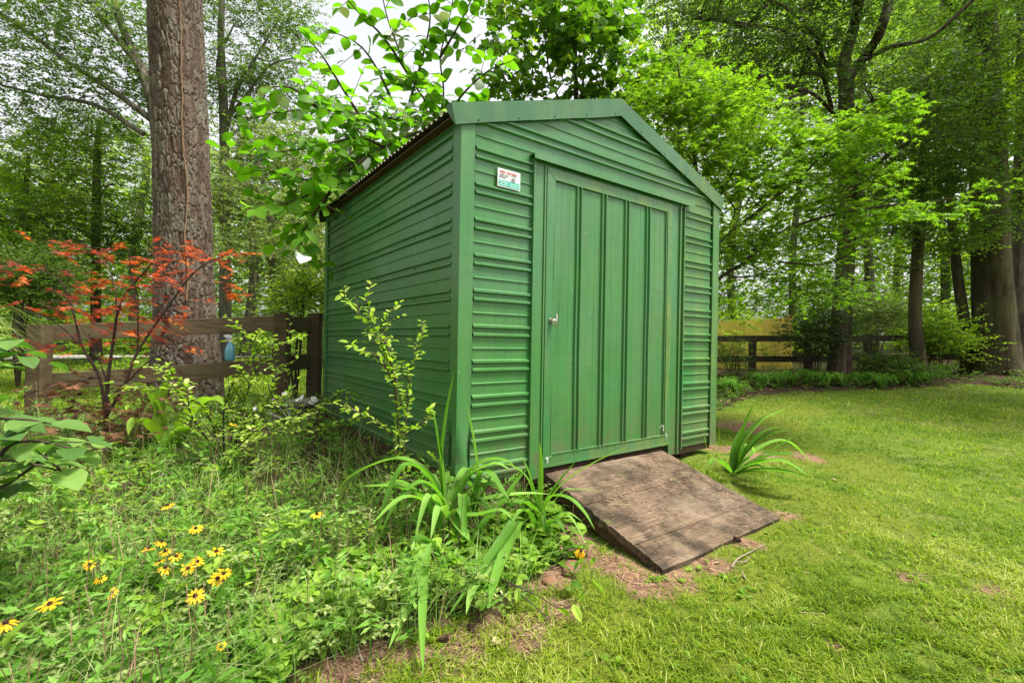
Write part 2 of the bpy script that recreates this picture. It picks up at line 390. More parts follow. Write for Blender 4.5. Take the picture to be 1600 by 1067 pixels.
RBED = pg([(1040, 700), (1117, 640), (1180, 618), (1240, 612), (1300, 611), (1400, 608), (1500, 600), (1600, 596)]) + \
       [tuple(P(2000, 533, 9)[:2]), tuple(P(2600, 533, 30)[:2]), tuple(P(1400, 533, 60)[:2]), tuple(P(800, 533, 60)[:2]), tuple(P(700, 533, 9)[:2])]
STRAW = [(*pg([(a, b)])[0], r) for a, b, r in [(905, 850, .16), (950, 880, .17), (1000, 915, .15), (1050, 905, .12), (1110, 880, .10), (1170, 850, .10), (1230, 808, .08), (870, 950, .09),
         (800, 985, .11), (730, 1010, .12), (650, 1035, .12), (580, 1055, .13), (700, 1060, .10), (1190, 712, .2), (1260, 715, .16), (1130, 700, .2), (850, 900, .14), (1160, 668, .3), (520, 1075, .15), (1420, 900, .06), (1300, 1010, .05), (1560, 925, .07)]]
MOSS = [(*pg([(a, b)])[0], r) for a, b, r in [(1000, 960, .3), (1150, 900, .3), (1230, 850, .32), (900, 985, .25), (1290, 790, .4), (1200, 775, .25), (1060, 1040, .3), (850, 1030, .2), (1330, 730, .5), (1180, 655, .6), (1250, 640, .5)]]
def masks(x, y):
    xn = x + (fbm(x, y, 5, 3) - .5) * .22; yn = y + (fbm(x, y, 5, 9) - .5) * .22
    bed = inpoly(xn, yn, BED).astype(float); rb = inpoly(xn, yn, RBED).astype(float)
    s = np.zeros_like(x); mo = np.zeros_like(x)
    for a, b, r in STRAW: s = np.maximum(s, np.exp(-((x-a)**2 + (y-b)**2) / (2*r*r)))
    for a, b, r in MOSS: mo = np.maximum(mo, np.exp(-((x-a)**2 + (y-b)**2) / (2*r*r)))
    n = fbm(x, y, 7, 5)
    s = np.clip((s + (n - .5) * .9 - .42) * 4, 0, 1); mo = np.clip((mo + (fbm(x, y, 4, 21) - .5) * 1.0 - .35) * 3, 0, 1)
    return bed, rb, s, mo
na, nr = 720, 430
ang = np.linspace(0, 2*math.pi, na, endpoint=False); rad = np.geomspace(.25, 180, nr)
gx = CAM[0] + rad[:, None] * np.cos(ang)[None]; gy = CAM[1] + rad[:, None] * np.sin(ang)[None]
gz = G(gx.ravel(), gy.ravel()).reshape(gx.shape)
amp = np.clip(rad[:, None] / 6, .4, 1)
gz = gz + (fbm(gx, gy, 2.2, 1) - .5) * .05 * amp + (fbm(gx, gy, 14, 2) - .5) * .022
GV = np.stack([gx, gy, gz], -1).reshape(-1, 3)
i = np.arange(nr - 1)[:, None]; k = np.arange(na)[None]; k2 = (k + 1) % na
gq = np.stack([i*na+k, (i+1)*na+k, (i+1)*na+k2, i*na+k2], -1).reshape(-1, 4)
g = MB(); g.raw(GV, gq, np.full(len(gq), 4)); c0 = len(GV)
g.raw([[CAM[0], CAM[1], 0.0]], [], []); g.v[-1] = np.array([[CAM[0], CAM[1], float(gz[0].mean())]], np.float32)
g.l.append(np.array([[c0, a, (a + 1) % na] for a in range(na)]).ravel()); g.n.append(np.full(na, 3)); g.r.append(np.full(na, .5, np.float32)); g.mi.append(np.zeros(na, np.int32))
M_ground, nt, b = mat('ground_soil_and_turf', .95, .1)
o_ = coords(nt)
lawn = ramp(nt, noise(nt, o_, 6, 6, .7), [(.3, (.045, .085, .009)), (.5, (.08, .13, .013)), (.72, (.14, .17, .023))])
lawn = mix(nt, ramp(nt, noise(nt, o_, 1.1, 5, .65), [(.5, (0, 0, 0)), (.72, (.55, .55, .55))]), lawn, (.17, .135, .06))
mossc = ramp(nt, noise(nt, o_, 30, 6, .75), [(.3, (.05, .075, .010)), (.55, (.115, .145, .016)), (.75, (.20, .20, .03))])
soil = ramp(nt, noise(nt, o_, 22, 7, .75), [(.3, (.018, .012, .008)), (.55, (.07, .045, .028)), (.75, (.16, .10, .06))])
strawc = ramp(nt, noise(nt, coords(nt, (60, 14, 30)), 1.2, 6, .75, 1.5), [(.32, (.06, .03, .018)), (.5, (.20, .115, .07)), (.7, (.40, .27, .18))])
c = mix(nt, attr(nt, 'moss'), lawn, mossc); c = mix(nt, attr(nt, 'bed'), c, soil); c = mix(nt, attr(nt, 'straw'), c, strawc)
nt.links.new(c, b.inputs['Base Color']); bump(nt, b, noise(nt, o_, 70, 6, .8), .9, .012)
ground = g.build('ground', M_ground, smooth=True); tag(ground, kind='structure')
bd, rb, st_, mo_ = masks(np.append(GV[:, 0], CAM[0]), np.append(GV[:, 1], CAM[1]))
for nme, arr in (('bed', np.clip(bd + rb, 0, 1)), ('straw', st_), ('moss', mo_)):
    a_ = ground.data.attributes.new(nme, 'FLOAT', 'POINT'); a_.data.foreach_set('value', arr.astype(np.float32))
def H(x, y):
    r = np.hypot(np.asarray(x) - CAM[0], np.asarray(y) - CAM[1])
    return G(x, y) + (fbm(x, y, 2.2, 1) - .5) * .05 * np.clip(r / 6, .4, 1) + (fbm(x, y, 14, 2) - .5) * .022
def PGH(px, py):
    q, d = PG(px, py); q[:, 2] = H(q[:, 0], q[:, 1]); return q, d

# ================================================================== the shed
W, L = 3.01, 3.2
RZ = lambda x: 3.315 - .33 * abs(x - 1.49)
RIBS = [2.584 - .2373 * k for k in range(-3, 11)]
def profile(zb, zt):
    """(z, out) breakpoints of the ribbed sheet"""
    pts = []
    for z in RIBS:
        for c_, hb, ht, o in ((z, .0165, .007, .018), (z - .0565, .0165, .007, .018), (z + .089, .008, .003, .007)):
            pts += [(c_ - hb, 0), (c_ - ht, o), (c_ + ht, o), (c_ + hb, 0)]
    pts.sort(); pts = [p for p in pts if zb < p[0] < zt]
    return [(zb, 0.0)] + pts + [(zt, 0.0)]
def hpanel(mb, zb, zt, xl, xr, place, nseg=24):
    """ribbed sheet; xl/xr are functions of z; place(u, out, z) -> point"""
    pr = profile(zb, zt); V = []; f = []
    for z, o in pr:
        a, b_ = xl(z), xr(z)
        for j in range(nseg + 1):
            u = a + (b_ - a) * j / nseg
            wob = (vnoise(u, z, 2.3, 4) - .5) * .006
            V.append(place(u, o + wob, z))
    n = nseg + 1
    for r_ in range(len(pr) - 1):
        for j in range(nseg): f.append((r_*n+j, r_*n+j+1, (r_+1)*n+j+1, (r_+1)*n+j))
    mb.add(V, f)
def screw(mb, c, nrm, r=.0055):
    c = np.array(c, float); nrm = np.array(nrm, float); mb.tube([c, c + nrm * .003, c + nrm * .0055], [r, r * .95, r * .4], 6)
shed = thing('storage_shed', 'green ribbed metal storage shed with low gable roof and single door', 'shed', (1.5, 0, .34))
front = lambda u, o, z: (u, -o, z)
w = MB()
hpanel(w, .345, 2.64, lambda z: .10, lambda z: .590, front, 10); hpanel(w, .315, 2.64, lambda z: 2.425, lambda z: 2.905, front, 10)
half = lambda z: max(0.004, min(1.5, (3.225 - z) / .33))
hpanel(w, 2.64, 3.215, lambda z: max(.10, 1.49 - half(z)), lambda z: min(2.905, 1.49 + half(z)), front, 40)
fw_ = w.build('front_wall', M_green, shed)
w = MB(); hpanel(w, .40, 2.76, lambda y: .10, lambda y: 3.10, lambda u, o, z: (-o, u, z), 60); w.build('side_wall', M_green, shed)
w = MB(); hpanel(w, .40, 2.76, lambda y: .10, lambda y: 3.10, lambda u, o, z: (W + o, u, z), 20); w.build('side_wall', M_green, shed)
w = MB(); hpanel(w, .40, 3.215, lambda z: 1.505 - half(z) - .1 * 0, lambda z: 1.505 + half(z), lambda u, o, z: (u, L + o, z), 20); w.build('rear_wall', M_green, shed)
w = MB()   # floor and inner shell so nothing glows through
w.box((.02, .03, .36), (W - .02, L - .02, .40)); w.build('floor_deck', M_skid, shed)
# corner posts
def corner(x, y, sx, sy, zb, dent=False):
    mb = MB(); zt = RZ(x) + .0 - .03
    def sheet(axis):
        V = []; f = []; nu, nz = 8, 60
        for i_ in range(nz + 1):
            z = zb + (zt - zb) * i_ / nz
            for j in range(nu + 1):
                u = .105 * j / nu; o = .019
                if dent and z < .95:
                    k_ = math.exp(-((z - .56) / .13) ** 2)
                    o += k_ * (.028 * math.sin(j / nu * math.pi * 1.15 + (0 if axis == 'f' else .6)) - .012)
                    if z < .5: o += (.5 - z) * .11 * (1 - j / nu) * (1 if axis == 'f' else -.3)
                if axis == 'f': V.append((x + sx * (u - .019), y + sy * (-o), z))
                else: V.append((x - sx * o, y + sy * (u - .019), z))
        n = nu + 1
        for i_ in range(nz):
            for j in range(nu): f.append((i_*n+j, i_*n+j+1, (i_+1)*n+j+1, (i_+1)*n+j))
        mb.add(V, f)
        # returned edge
        e = .105 - .019
        if axis == 'f': mb.box((min(x + sx*e, x + sx*(e+.002)), min(y - sy*.019, y), zb), (max(x + sx*e, x + sx*(e+.002)), max(y - sy*.019, y), zt))
        else: mb.box((min(x - sx*.019, x), min(y + sy*e, y + sy*(e+.002)), zb), (max(x - sx*.019, x), max(y + sy*e, y + sy*(e+.002)), zt))
    sheet('f'); sheet('s')
    return mb.build('corner_trim', M_green, shed)
corner(0, 0, 1, 1, .33, True); corner(W, 0, -1, 1, .29); corner(0, L, 1, -1, .38); corner(W, L, -1, -1, .38)
# eave channel under the roof on both long sides
for sx, x in ((-1, 0), (1, W)):
    w = MB(); xa, xb = sorted((x, x + sx * .022)); w.box((xa, .09, 2.672), (xb, 3.11, 2.684)); xa, xb = sorted((x + sx*.001, x + sx * .012)); w.box((xa, .09, 2.684), (xb, 3.11, 2.745))
    w.build('eave_channel', M_green, shed)
# roof sheets
M_roof, nt, b = mat('old_galvanised_roof', .6, .4)
nt.links.new(ramp(nt, noise(nt, coords(nt), 5, 5, .7), [(.35, (.06, .045, .035)), (.65, (.17, .14, .12))]), b.inputs['Base Color']); b.inputs['Metallic'].default_value = .2
for s_ in (-1, 1):
    w = MB(); ys = np.linspace(-.03, L + .05, 420); us = np.linspace(0, 1.58, 12)
    V = [];
    for dz in (0, -.0035):
        for u in us:
            x = 1.49 + s_ * u; V.append(np.stack([np.full_like(ys, x), ys, RZ(x) + .011 * np.sin(ys * 2 * math.pi / .072) + dz], -1))
    V = np.concatenate(V); n = len(ys); f = []
    for lay in (0, 1):
        for a in range(len(us) - 1):
            for q in range(n - 1):
                o = lay * len(us) * n; f.append((o+a*n+q, o+a*n+q+1, o+(a+1)*n+q+1, o+(a+1)*n+q))
    a = len(us) - 1; o = len(us) * n
    for q in range(n - 1): f.append((a*n+q, a*n+q+1, o+a*n+q+1, o+a*n+q))
    w.add(V, f); w.build('roof', M_roof, shed)
w = MB(); w.box((-.085, .0, 2.735), (-.02, L, 2.742)); w.build('soffit', M_skid, shed)
# gable trim
def gtrim(y0, y1, nm='gable_trim'):
    w = MB(); A = -.105; B = 3.078; pk = 1.49
    for s_, xe in ((-1, A), (1, B)):
        top = lambda x: RZ(x) + .022
        xs = [pk, xe]; h_ = .138
        P0 = (pk, top(pk)); P1 = (xe, top(xe)); P2 = (xe - s_ * .035, top(xe - s_*.035) - h_ - .004); P3 = (pk, top(pk) - h_ - .008)
        n = 14
        tp = [(P0[0] + (P1[0]-P0[0]) * t / n, P0[1] + (P1[1]-P0[1]) * t / n) for t in range(n + 1)]
        bt = [(P3[0] + (P2[0]-P3[0]) * t / n, P3[1] + (P2[1]-P3[1]) * t / n + (vnoise(t*.7, 3.3, 1.0, 8) - .5) * .008) for t in range(n + 1)]
        V = [(x, y0, z) for x, z in tp] + [(x, y0 - .001, z) for x, z in bt] + [(x, y1, z) for x, z in tp] + [(x, y0 + .012, z + .002) for x, z in bt]
        m1 = n + 1; f = []
        for t in range(n):
            f += [(t, t+1, m1+t+1, m1+t), (t, t+1, 2*m1+t+1, 2*m1+t), (m1+t, m1+t+1, 3*m1+t+1, 3*m1+t)]
        f += [(n, m1+n, 3*m1+n, 2*m1+n)]
        w.add(V, f)
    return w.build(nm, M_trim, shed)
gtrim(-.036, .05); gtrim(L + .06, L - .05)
# jambs
w = MB(); wr_ = MB()
for xa, xb, o, zb in ((.583, .597, .030, .30), (.597, .685, .020, .30), (.685, .698, .030, .30), (2.222, 2.236, .026, .33), (2.236, 2.345, .018, .27), (2.345, 2.360, .034, .27), (2.360, 2.418, .008, .27), (2.418, 2.432, .028, .30)):
    (w if xa < 1 else wr_).box((xa, -o, zb), (xb, .03, 2.628))
w.build('door_jamb', M_green, shed); wr_.build('door_jamb', M_green, shed)
w = MB(); w.box((.560, -.062, 2.642), (2.53, -.001, 2.650)); w.box((.560, -.062, 2.612), (2.53, -.057, 2.642)); w.box((.600, -.024, 2.59), (2.42, -.002, 2.640)); w.build('header_track', M_green, shed)
# door
XS = lambda px: (lambda dx, dy: CAM[0] + dx * (-CAM[1]) / dy)(*((FW + (px - 800) / F * CR)[:2]))
DX0, DX1, DZ0, DZ1 = .704, 2.216, .378, 2.586
w = MB(); xr = []
for px in (862.4, 898.4, 932.3, 966, 996, 1025):
    xr.append(XS(px))
xr = [.752 + (2.155 - .752) * (t + .02) / 5.0 for t in range(6)]
pts = []
for x in xr:
    for c_ in (x - .022, x + .022):
        pts += [(c_ - .0095, 0), (c_ - .004, .017), (c_ + .004, .017), (c_ + .0095, 0)]
for i_ in range(5):
    for fr in (.36, .66): c_ = xr[i_] + (xr[i_+1] - xr[i_]) * fr; pts += [(c_ - .004, 0), (c_, .0014), (c_ + .004, 0)]
pts = [(.745, 0)] + sorted(pts) + [(2.17, 0)]
pts = [p for p in sorted(pts) if .744 < p[0] < 2.171]
zs = np.linspace(DZ0 + .06, DZ1 - .05, 50); V = [(x, -.018 - o - (vnoise(x, z, 1.7, 6) - .5) * .008, z) for z in zs for x, o in pts]; n = len(pts)
w.add(V, [(r_*n+j, r_*n+j+1, (r_+1)*n+j+1, (r_+1)*n+j) for r_ in range(len(zs)-1) for j in range(n-1)])
for z in (.62, 1.42, 2.25):
    for x in xr: screw(w, (x + .0, -.02, z), (0, -1, 0), .006)
door = w.build('door', M_green, shed)
w = MB()
w.box((DX0, -.034, DZ0), (DX0 + .072, -.004, DZ1)); w.box((DX1 - .062, -.034, DZ0), (DX1, -.004, DZ1))
w.box((DX0 + .072, -.033, DZ1 - .078), (DX1 - .062, -.004, DZ1)); w.box((DX0 + .072, -.033, DZ0), (DX1 - .062, -.004, DZ0 + .085)); w.box((DX0, -.040, DZ0 - .004), (DX1, -.0345, DZ0 + .012))
w.box((DX0 + .072, -.038, DZ0 + .085), (DX1 - .062, -.004, DZ0 + .091))
for k_ in range(2):   # mitre folds at the top corners
    xa = DX0 + .072 if k_ == 0 else DX1 - .062; xo = DX0 + .004 if k_ == 0 else DX1 - .004
    w.beam((xa, -.0345, DZ1 - .078), (xo, -.0345, DZ1 - .006), .003, .003, up=(0, 1, 0))
for z in np.arange(.5, 2.55, .17): screw(w, (DX1 - .012, -.034, z), (0, -1, 0), .004)
w.build('door_frame', M_green, door, off=(0, 0, 0)).location = -Vector(shed.location)
w = MB()
for cx_, cz_ in ((DX0 + .05, DZ0 + .055), (DX1 - .05, DZ0 + .07), (DX1 - .1, DZ0 + .16)):
    for _ in range(7): a = rng.uniform(0, 6.28); q_ = np.array([cx_ + rng.normal(0, .012), -.0392, cz_ + rng.normal(0, .012)]); w.leaves(DIAM, [q_], np.array([[math.cos(a), 0, math.sin(a)]]), np.array([[0, -1., .01]]), rng.uniform(.015, .035), .5, wid=.8)
o_ = w.build('scuff_marks', plain('bare_scuff', (.42, .46, .40), .6), door, off=(0, 0, 0)); o_.location = -Vector(shed.location); tag(o_, kind='stuff')
M_metal = plain('worn_metal', (.45, .42, .34), .3, .9)
M_brass = plain('brass', (.55, .42, .14), .35, .8)
w = MB(); hx, hz = XS(855.5), 1.3 + (534.5 - 501) * 3.53 / F
w.tube([(hx, -.034, hz), (hx, -.042, hz)], [.024, .022], 16); w.tube([(hx, -.04, hz), (hx, -.062, hz)], [.013, .012], 12); w.tube([(hx, -.055, hz), (hx, -.068, hz)], [.017, .015], 12)
w.tube([(hx + .022, -.070, hz + .052), (hx + .022, -.074, hz + .03), (hx + .02, -.075, hz), (hx + .017, -.074, hz - .028), (hx + .017, -.072, hz - .05)], [.005, .008, .009, .0075, .006], 10)
w.tube([(hx, -.062, hz + .002), (hx + .02, -.072, hz)], [.008, .008], 10)
hd = w.build('handle', [M_metal, M_brass], door, smooth=True, off=(0, 0, 0)); hd.location = -Vector(shed.location)
# screws over the sheets
w = MB()
for z in RIBS:
    for zz in (z, z - .0555):
        if .42 < zz < 2.62:
            for x in (.093, .592, 2.427, 2.9): 
                if rng.random() < .75: screw(w, (x, -.021, zz + rng.normal(0, .004)), (0, -1, 0))
            screw(w, (-.021, .092, zz), (-1, 0, 0))
        if .42 < zz < 2.7 and zz == z - .0555:
            for y in (.7, 1.5, 2.3, 3.0): screw(w, (-.001, y, zz + .028), (-1, 0, 0), .008)
for x in np.arange(.1, 3.0, .33): screw(w, (x, -.038, RZ(x) - .10), (0, -1, 0), .006)
tag(w.build('screws', plain('screw_paint', (.02, .06, .03), .5), shed, smooth=True), kind='stuff')
# maker's plate
M_plate = plain('plate_white', (.62, .60, .60), .4); M_teal = plain('plate_teal', (.03, .30, .24), .4); M_red = plain('plate_red', (.42, .06, .06), .5); M_grey = plain('plate_grey', (.16, .15, .16), .5)
M_mint = plain('plate_mint', (.40, .62, .55), .5)
px0, px1, pz0, pz1 = .270, .462, 2.362, 2.487
w = MB(); yb = -.0215
w.box((px0, yb, pz0), (px1, -.012, pz1), mi=0)
w.box((px0 + .006, yb - .001, pz0 + .006), (px1 - .006, yb, pz0 + .047), mi=1)
# little barn emblem inside a swirl
cx_, cz_ = px0 + .130, pz0 + .050
w.add([(cx_ - .015, yb - .0018, cz_), (cx_ + .015, yb - .0018, cz_), (cx_ + .015, yb - .0018, cz_ + .02), (cx_, yb - .0018, cz_ + .033), (cx_ - .015, yb - .0018, cz_ + .02)], [(0, 1, 2, 3, 4)], mi=3)
th = np.linspace(-.6, 3.6, 20)
w.tube(np.stack([cx_ + .026 * np.cos(th), np.full(20, yb - .001), cz_ + .014 + .03 * np.sin(th)], -1), .0011, 5, mi=3)
pl = w.build('maker_plate', [M_plate, M_teal, M_red, M_grey, M_mint], shed)
def text(s, x, z, size, m_, parent, squeeze=1.0, off=(0, 0, 0)):
    cu = bpy.data.curves.new('lettering', 'FONT'); cu.body = s; cu.size = size; cu.extrude = .0004; cu.offset = .0006; cu.materials.append(m_)
    tmp = bpy.data.objects.new('tmp', cu); me = bpy.data.meshes.new_from_object(tmp); bpy.data.objects.remove(tmp)
    o = bpy.data.objects.new('lettering', me); link(o, parent); o.location = Vector((x, yb - .0026, z)) - Vector(shed.location); o.rotation_euler = (R(90), 0, 0); o.scale.x = squeeze
    return o
text('WEIDL  BUILDINGS', px0 + .012, pz1 - .030, .024, M_red, pl, .72)
text('portable storage', px0 + .012, pz1 - .047, .013, M_grey, pl, .9); text('and garages', px0 + .012, pz1 - .061, .013, M_grey, pl, .9)
text('Call Now', px0 + .012, pz0 + .025, .020, M_mint, pl, .9); text('0000000000', px0 + .012, pz0 + .009, .012, M_mint, pl) if False else None
w = MB()
for zz, xa, xb in ((pz0 + .014, .012, .08), (pz0 + .030, .098, .178), (pz0 + .015, .098, .178)): w.box((px0 + xa, yb - .0016, zz), (px0 + xb, yb - .001, zz + .005))
w.build('print_lines', M_mint, pl, off=(0, 0, 0)).location = -Vector(shed.location)
# timber base
w = MB()
w.beam((0.02, .05, .29), (W - .02, .05, .29), .05, .10, wob=.002); w.beam((0.04, .1, .335), (.04, L - .05, .335), .06, .10, wob=.002)
for x in (.35, 1.5, 2.65): w.beam((x, .1, .22), (x, L - .05, .22), .1, .14)
w.build('timber_base', M_skid, shed)

# ================================================================== ramp
ra = np.array([.715, -.035, .335]); rl = 1.395
dn = np.array([0, -1.05, -.29]); ln = np.linalg.norm(dn); dn /= ln; upn = np.array([0, -dn[2], dn[1]]) * -1
upn = np.cross(dn, np.array([1., 0, 0])); upn = upn if upn[2] > 0 else -upn
rp = thing('ramp', 'weathered brown plank ramp sloping from the shed door to the grass', 'ramp', (1.4, -.5, .1))
cuts = [0, .215, .43, .655, .87, ln]
for k_ in range(5):
    a, b_ = cuts[k_] + .0008, cuts[k_+1] - .0008; w = MB(); nx, nd_ = 56, 8; th_ = .048
    V = []; r0 = rng.random() * 10
    for lay in (0, 1):
        for i_ in range(nx + 1):
            for j in range(nd_ + 1):
                u = rl * i_ / nx + (rng.normal(0, .005) if i_ in (0, nx) else 0); v = a + (b_ - a) * j / nd_
                if j == 0: v += (vnoise(u, r0, 9, 3)) * .0025
                if j == nd_: v -= (vnoise(u, r0, 9, 5)) * .0025 - (0.012 * (vnoise(u, 2.2, 3, 1) - .5) if k_ == 4 else 0)
                hh = (0 if lay == 0 else -th_) + (vnoise(u, v, 6, 2) - .5) * .006 + (vnoise(u * .4, v, 28, 2) - .5) * .004 + (-.004 if j in (0, nd_) and lay == 0 else 0)
                V.append(ra + np.array([u, 0, 0]) + dn * v + upn * (hh + (k_ % 2) * .0015))
    n1 = nd_ + 1; o = (nx + 1) * n1; f = []
    for i_ in range(nx):
        for j in range(nd_): f += [(i_*n1+j, (i_+1)*n1+j, (i_+1)*n1+j+1, i_*n1+j+1), (o+i_*n1+j, o+i_*n1+j+1, o+(i_+1)*n1+j+1, o+(i_+1)*n1+j)]
        for j in (0, nd_): f.append((i_*n1+j, (i_+1)*n1+j, o+(i_+1)*n1+j, o+i_*n1+j))
    for i_ in (0, nx):
        for j in range(nd_): f.append((i_*n1+j, i_*n1+j+1, o+i_*n1+j+1, o+i_*n1+j))
    w.add(V, f, rnd=rng.uniform(.45, .65)); w.build('plank', M_ramp, rp)
for x in (.05, .68, rl - .06):
    w = MB(); q0 = ra + np.array([x, 0, 0]); w.beam(q0 + dn * .03 - upn * .088, q0 + dn * (ln - .04) - upn * .088, .045, .088, up=tuple(upn)); w.build('stringer', M_skid, rp)
w = MB(); w.beam((ra[0] + .02, -.03, .17), (ra[0] + rl - .02, -.03, .17), .04, .22); w.build('end_board', M_skid, rp)

# ================================================================== fences
M_wire = plain('wire', (.10, .10, .09), .5, .6)
def fence(name, label, posts, rails, matp, matr, postw=.14, railw=.04, railh=.18, mesh=None):
    """posts: (px, d, ztop, zbot); rails: (pxa, da, za, pxb, db, zb) z = centre height"""
    p0 = P(posts[0][0], 533, posts[0][1]); t = thing(name, label, 'fence', (p0[0], p0[1], float(G(p0[0], p0[1]))))
    fdir = P(posts[1][0], 533, posts[1][1]) - p0; fdir[2] = 0; fdir /= np.linalg.norm(fdir)
    for px, d, zt, zb in posts:
        q = P(px, 533, d); w = MB(); w.beam((q[0], q[1], zb), (q[0], q[1], zt), postw, postw, up=tuple(fdir), wob=.003, rnd=rng.random()); w.build('post', matp, t)
    for xa, da, za, xb, db, zb in rails:
        a = P(xa, 533, da); b_ = P(xb, 533, db); a[2] = za; b_[2] = zb
        w = MB(); w.beam(a, b_, railw, railh, wob=.0025, rnd=rng.random()); w.build('rail', matr, t)
    if mesh:
        w = MB(); A = []; B = []
        for xa, da, xb, db, za, zb, sy in mesh:
            a = P(xa, 533, da); b_ = P(xb, 533, db); ll = math.hypot(*(b_ - a)[:2]); n = int(ll / .05)
            for i_ in range(n + 1):
                q = a + (b_ - a) * i_ / n; A.append((q[0], q[1], za)); B.append((q[0], q[1], zb))
            for z in np.arange(za, zb, .1): A.append((a[0], a[1], z)); B.append((b_[0], b_[1], z))
        w.prisms(A, B, .0014, .0014); w.build('wire_mesh', M_wire, t)
    return t
zat = lambda px, py, d: P(px, py, d)[2]
fence('rail_fence', 'weathered two-rail wooden fence with wire mesh between the red maple and the shed',
      [(62, 5.05, zat(62, 507, 5.05), .2), (441, 5.5, zat(441, 490, 5.5), .3), (492, 6.05, zat(492, 490, 6.05), .3)],
      [(66, 5.16, zat(66, 521, 5.16), 441, 5.66, zat(441, 505, 5.66)), (66, 5.16, zat(66, 597, 5.16), 441, 5.66, zat(441, 572, 5.66)),
       (452, 5.72, zat(452, 506, 5.72), 500, 6.1, zat(500, 507, 6.1)), (452, 5.72, zat(452, 568, 5.72), 500, 6.1, zat(500, 562, 6.1)),
       (66, 5.16, zat(66, 668, 5.16), 441, 5.66, zat(441, 645, 5.66))],
      M_fence, M_rail, postw=.165, mesh=[(66, 5.22, 441, 5.72, .3, 1.36, 0), (452, 5.78, 500, 6.15, .4, 1.4, 0)])
fence('rail_fence', 'dark two-rail wooden fence running behind the lawn in front of the yellow board fence',
      [(1176, 12.0, zat(1176, 527, 12), .4), (1262, 12.0, zat(1262, 524, 12), .4), (1356, 12.0, zat(1356, 522, 12), .4), (1447, 12.2, zat(1447, 521, 12.2), .4), (1540, 12.4, zat(1540, 521, 12.4), .5), (1090, 12, zat(1090, 522, 12), .4)],
      [(1090, 11.9, zat(1090, 529, 11.9), 1356, 11.9, zat(1356, 529.5, 11.9)), (1090, 11.9, zat(1090, 561, 11.9), 1356, 11.9, zat(1356, 561, 11.9)), (1090, 11.9, zat(1090, 592, 11.9), 1200, 11.9, zat(1200, 589, 11.9)),
       (1356, 12.1, zat(1356, 529, 12.1), 1545, 12.4, zat(1545, 525, 12.4)), (1356, 12.1, zat(1356, 560, 12.1), 1545, 12.4, zat(1545, 556, 12.4))],
      M_darkrail, M_darkrail, postw=.15, railh=.15, mesh=[(1090, 11.95, 1356, 11.95, .5, 1.5, 0)])
# new yellow privacy fence
q = P(1176, 533, 15.5); yf = thing('board_fence', 'new yellow pine board fence behind the dark rail fence', 'fence', (q[0], q[1], .6))
a = P(1060, 533, 16.0); b_ = P(1232, 533, 15.3); n = 13; w = MB()
tv = (b_ - a) / np.linalg.norm(b_ - a)
for i_ in range(n):
    q0 = a + (b_ - a) * (i_ + .01) / n; q1 = a + (b_ - a) * (i_ + .985) / n; c_ = (q0 + q1) / 2; wd = np.linalg.norm(q1 - q0)
    zt = zat(1060, 506, 16) + (zat(1232, 495, 15.3) - zat(1060, 506, 16)) * i_ / n + rng.normal(0, .012)
    nrm_ = np.cross(tv, UP); w.beam((c_[0], c_[1], .2), (c_[0], c_[1], zt), wd, .02, rnd=rng.uniform(0, 1), up=tuple(nrm_))
w.build('boards', M_yellow, yf)
w = MB(); q = P(1234, 533, 15.2); w.beam((q[0], q[1], .2), (q[0], q[1], zat(1234, 492, 15.2)), .14, .14, up=(-.5, .8, 0)); w.build('post', M_yellow, yf)

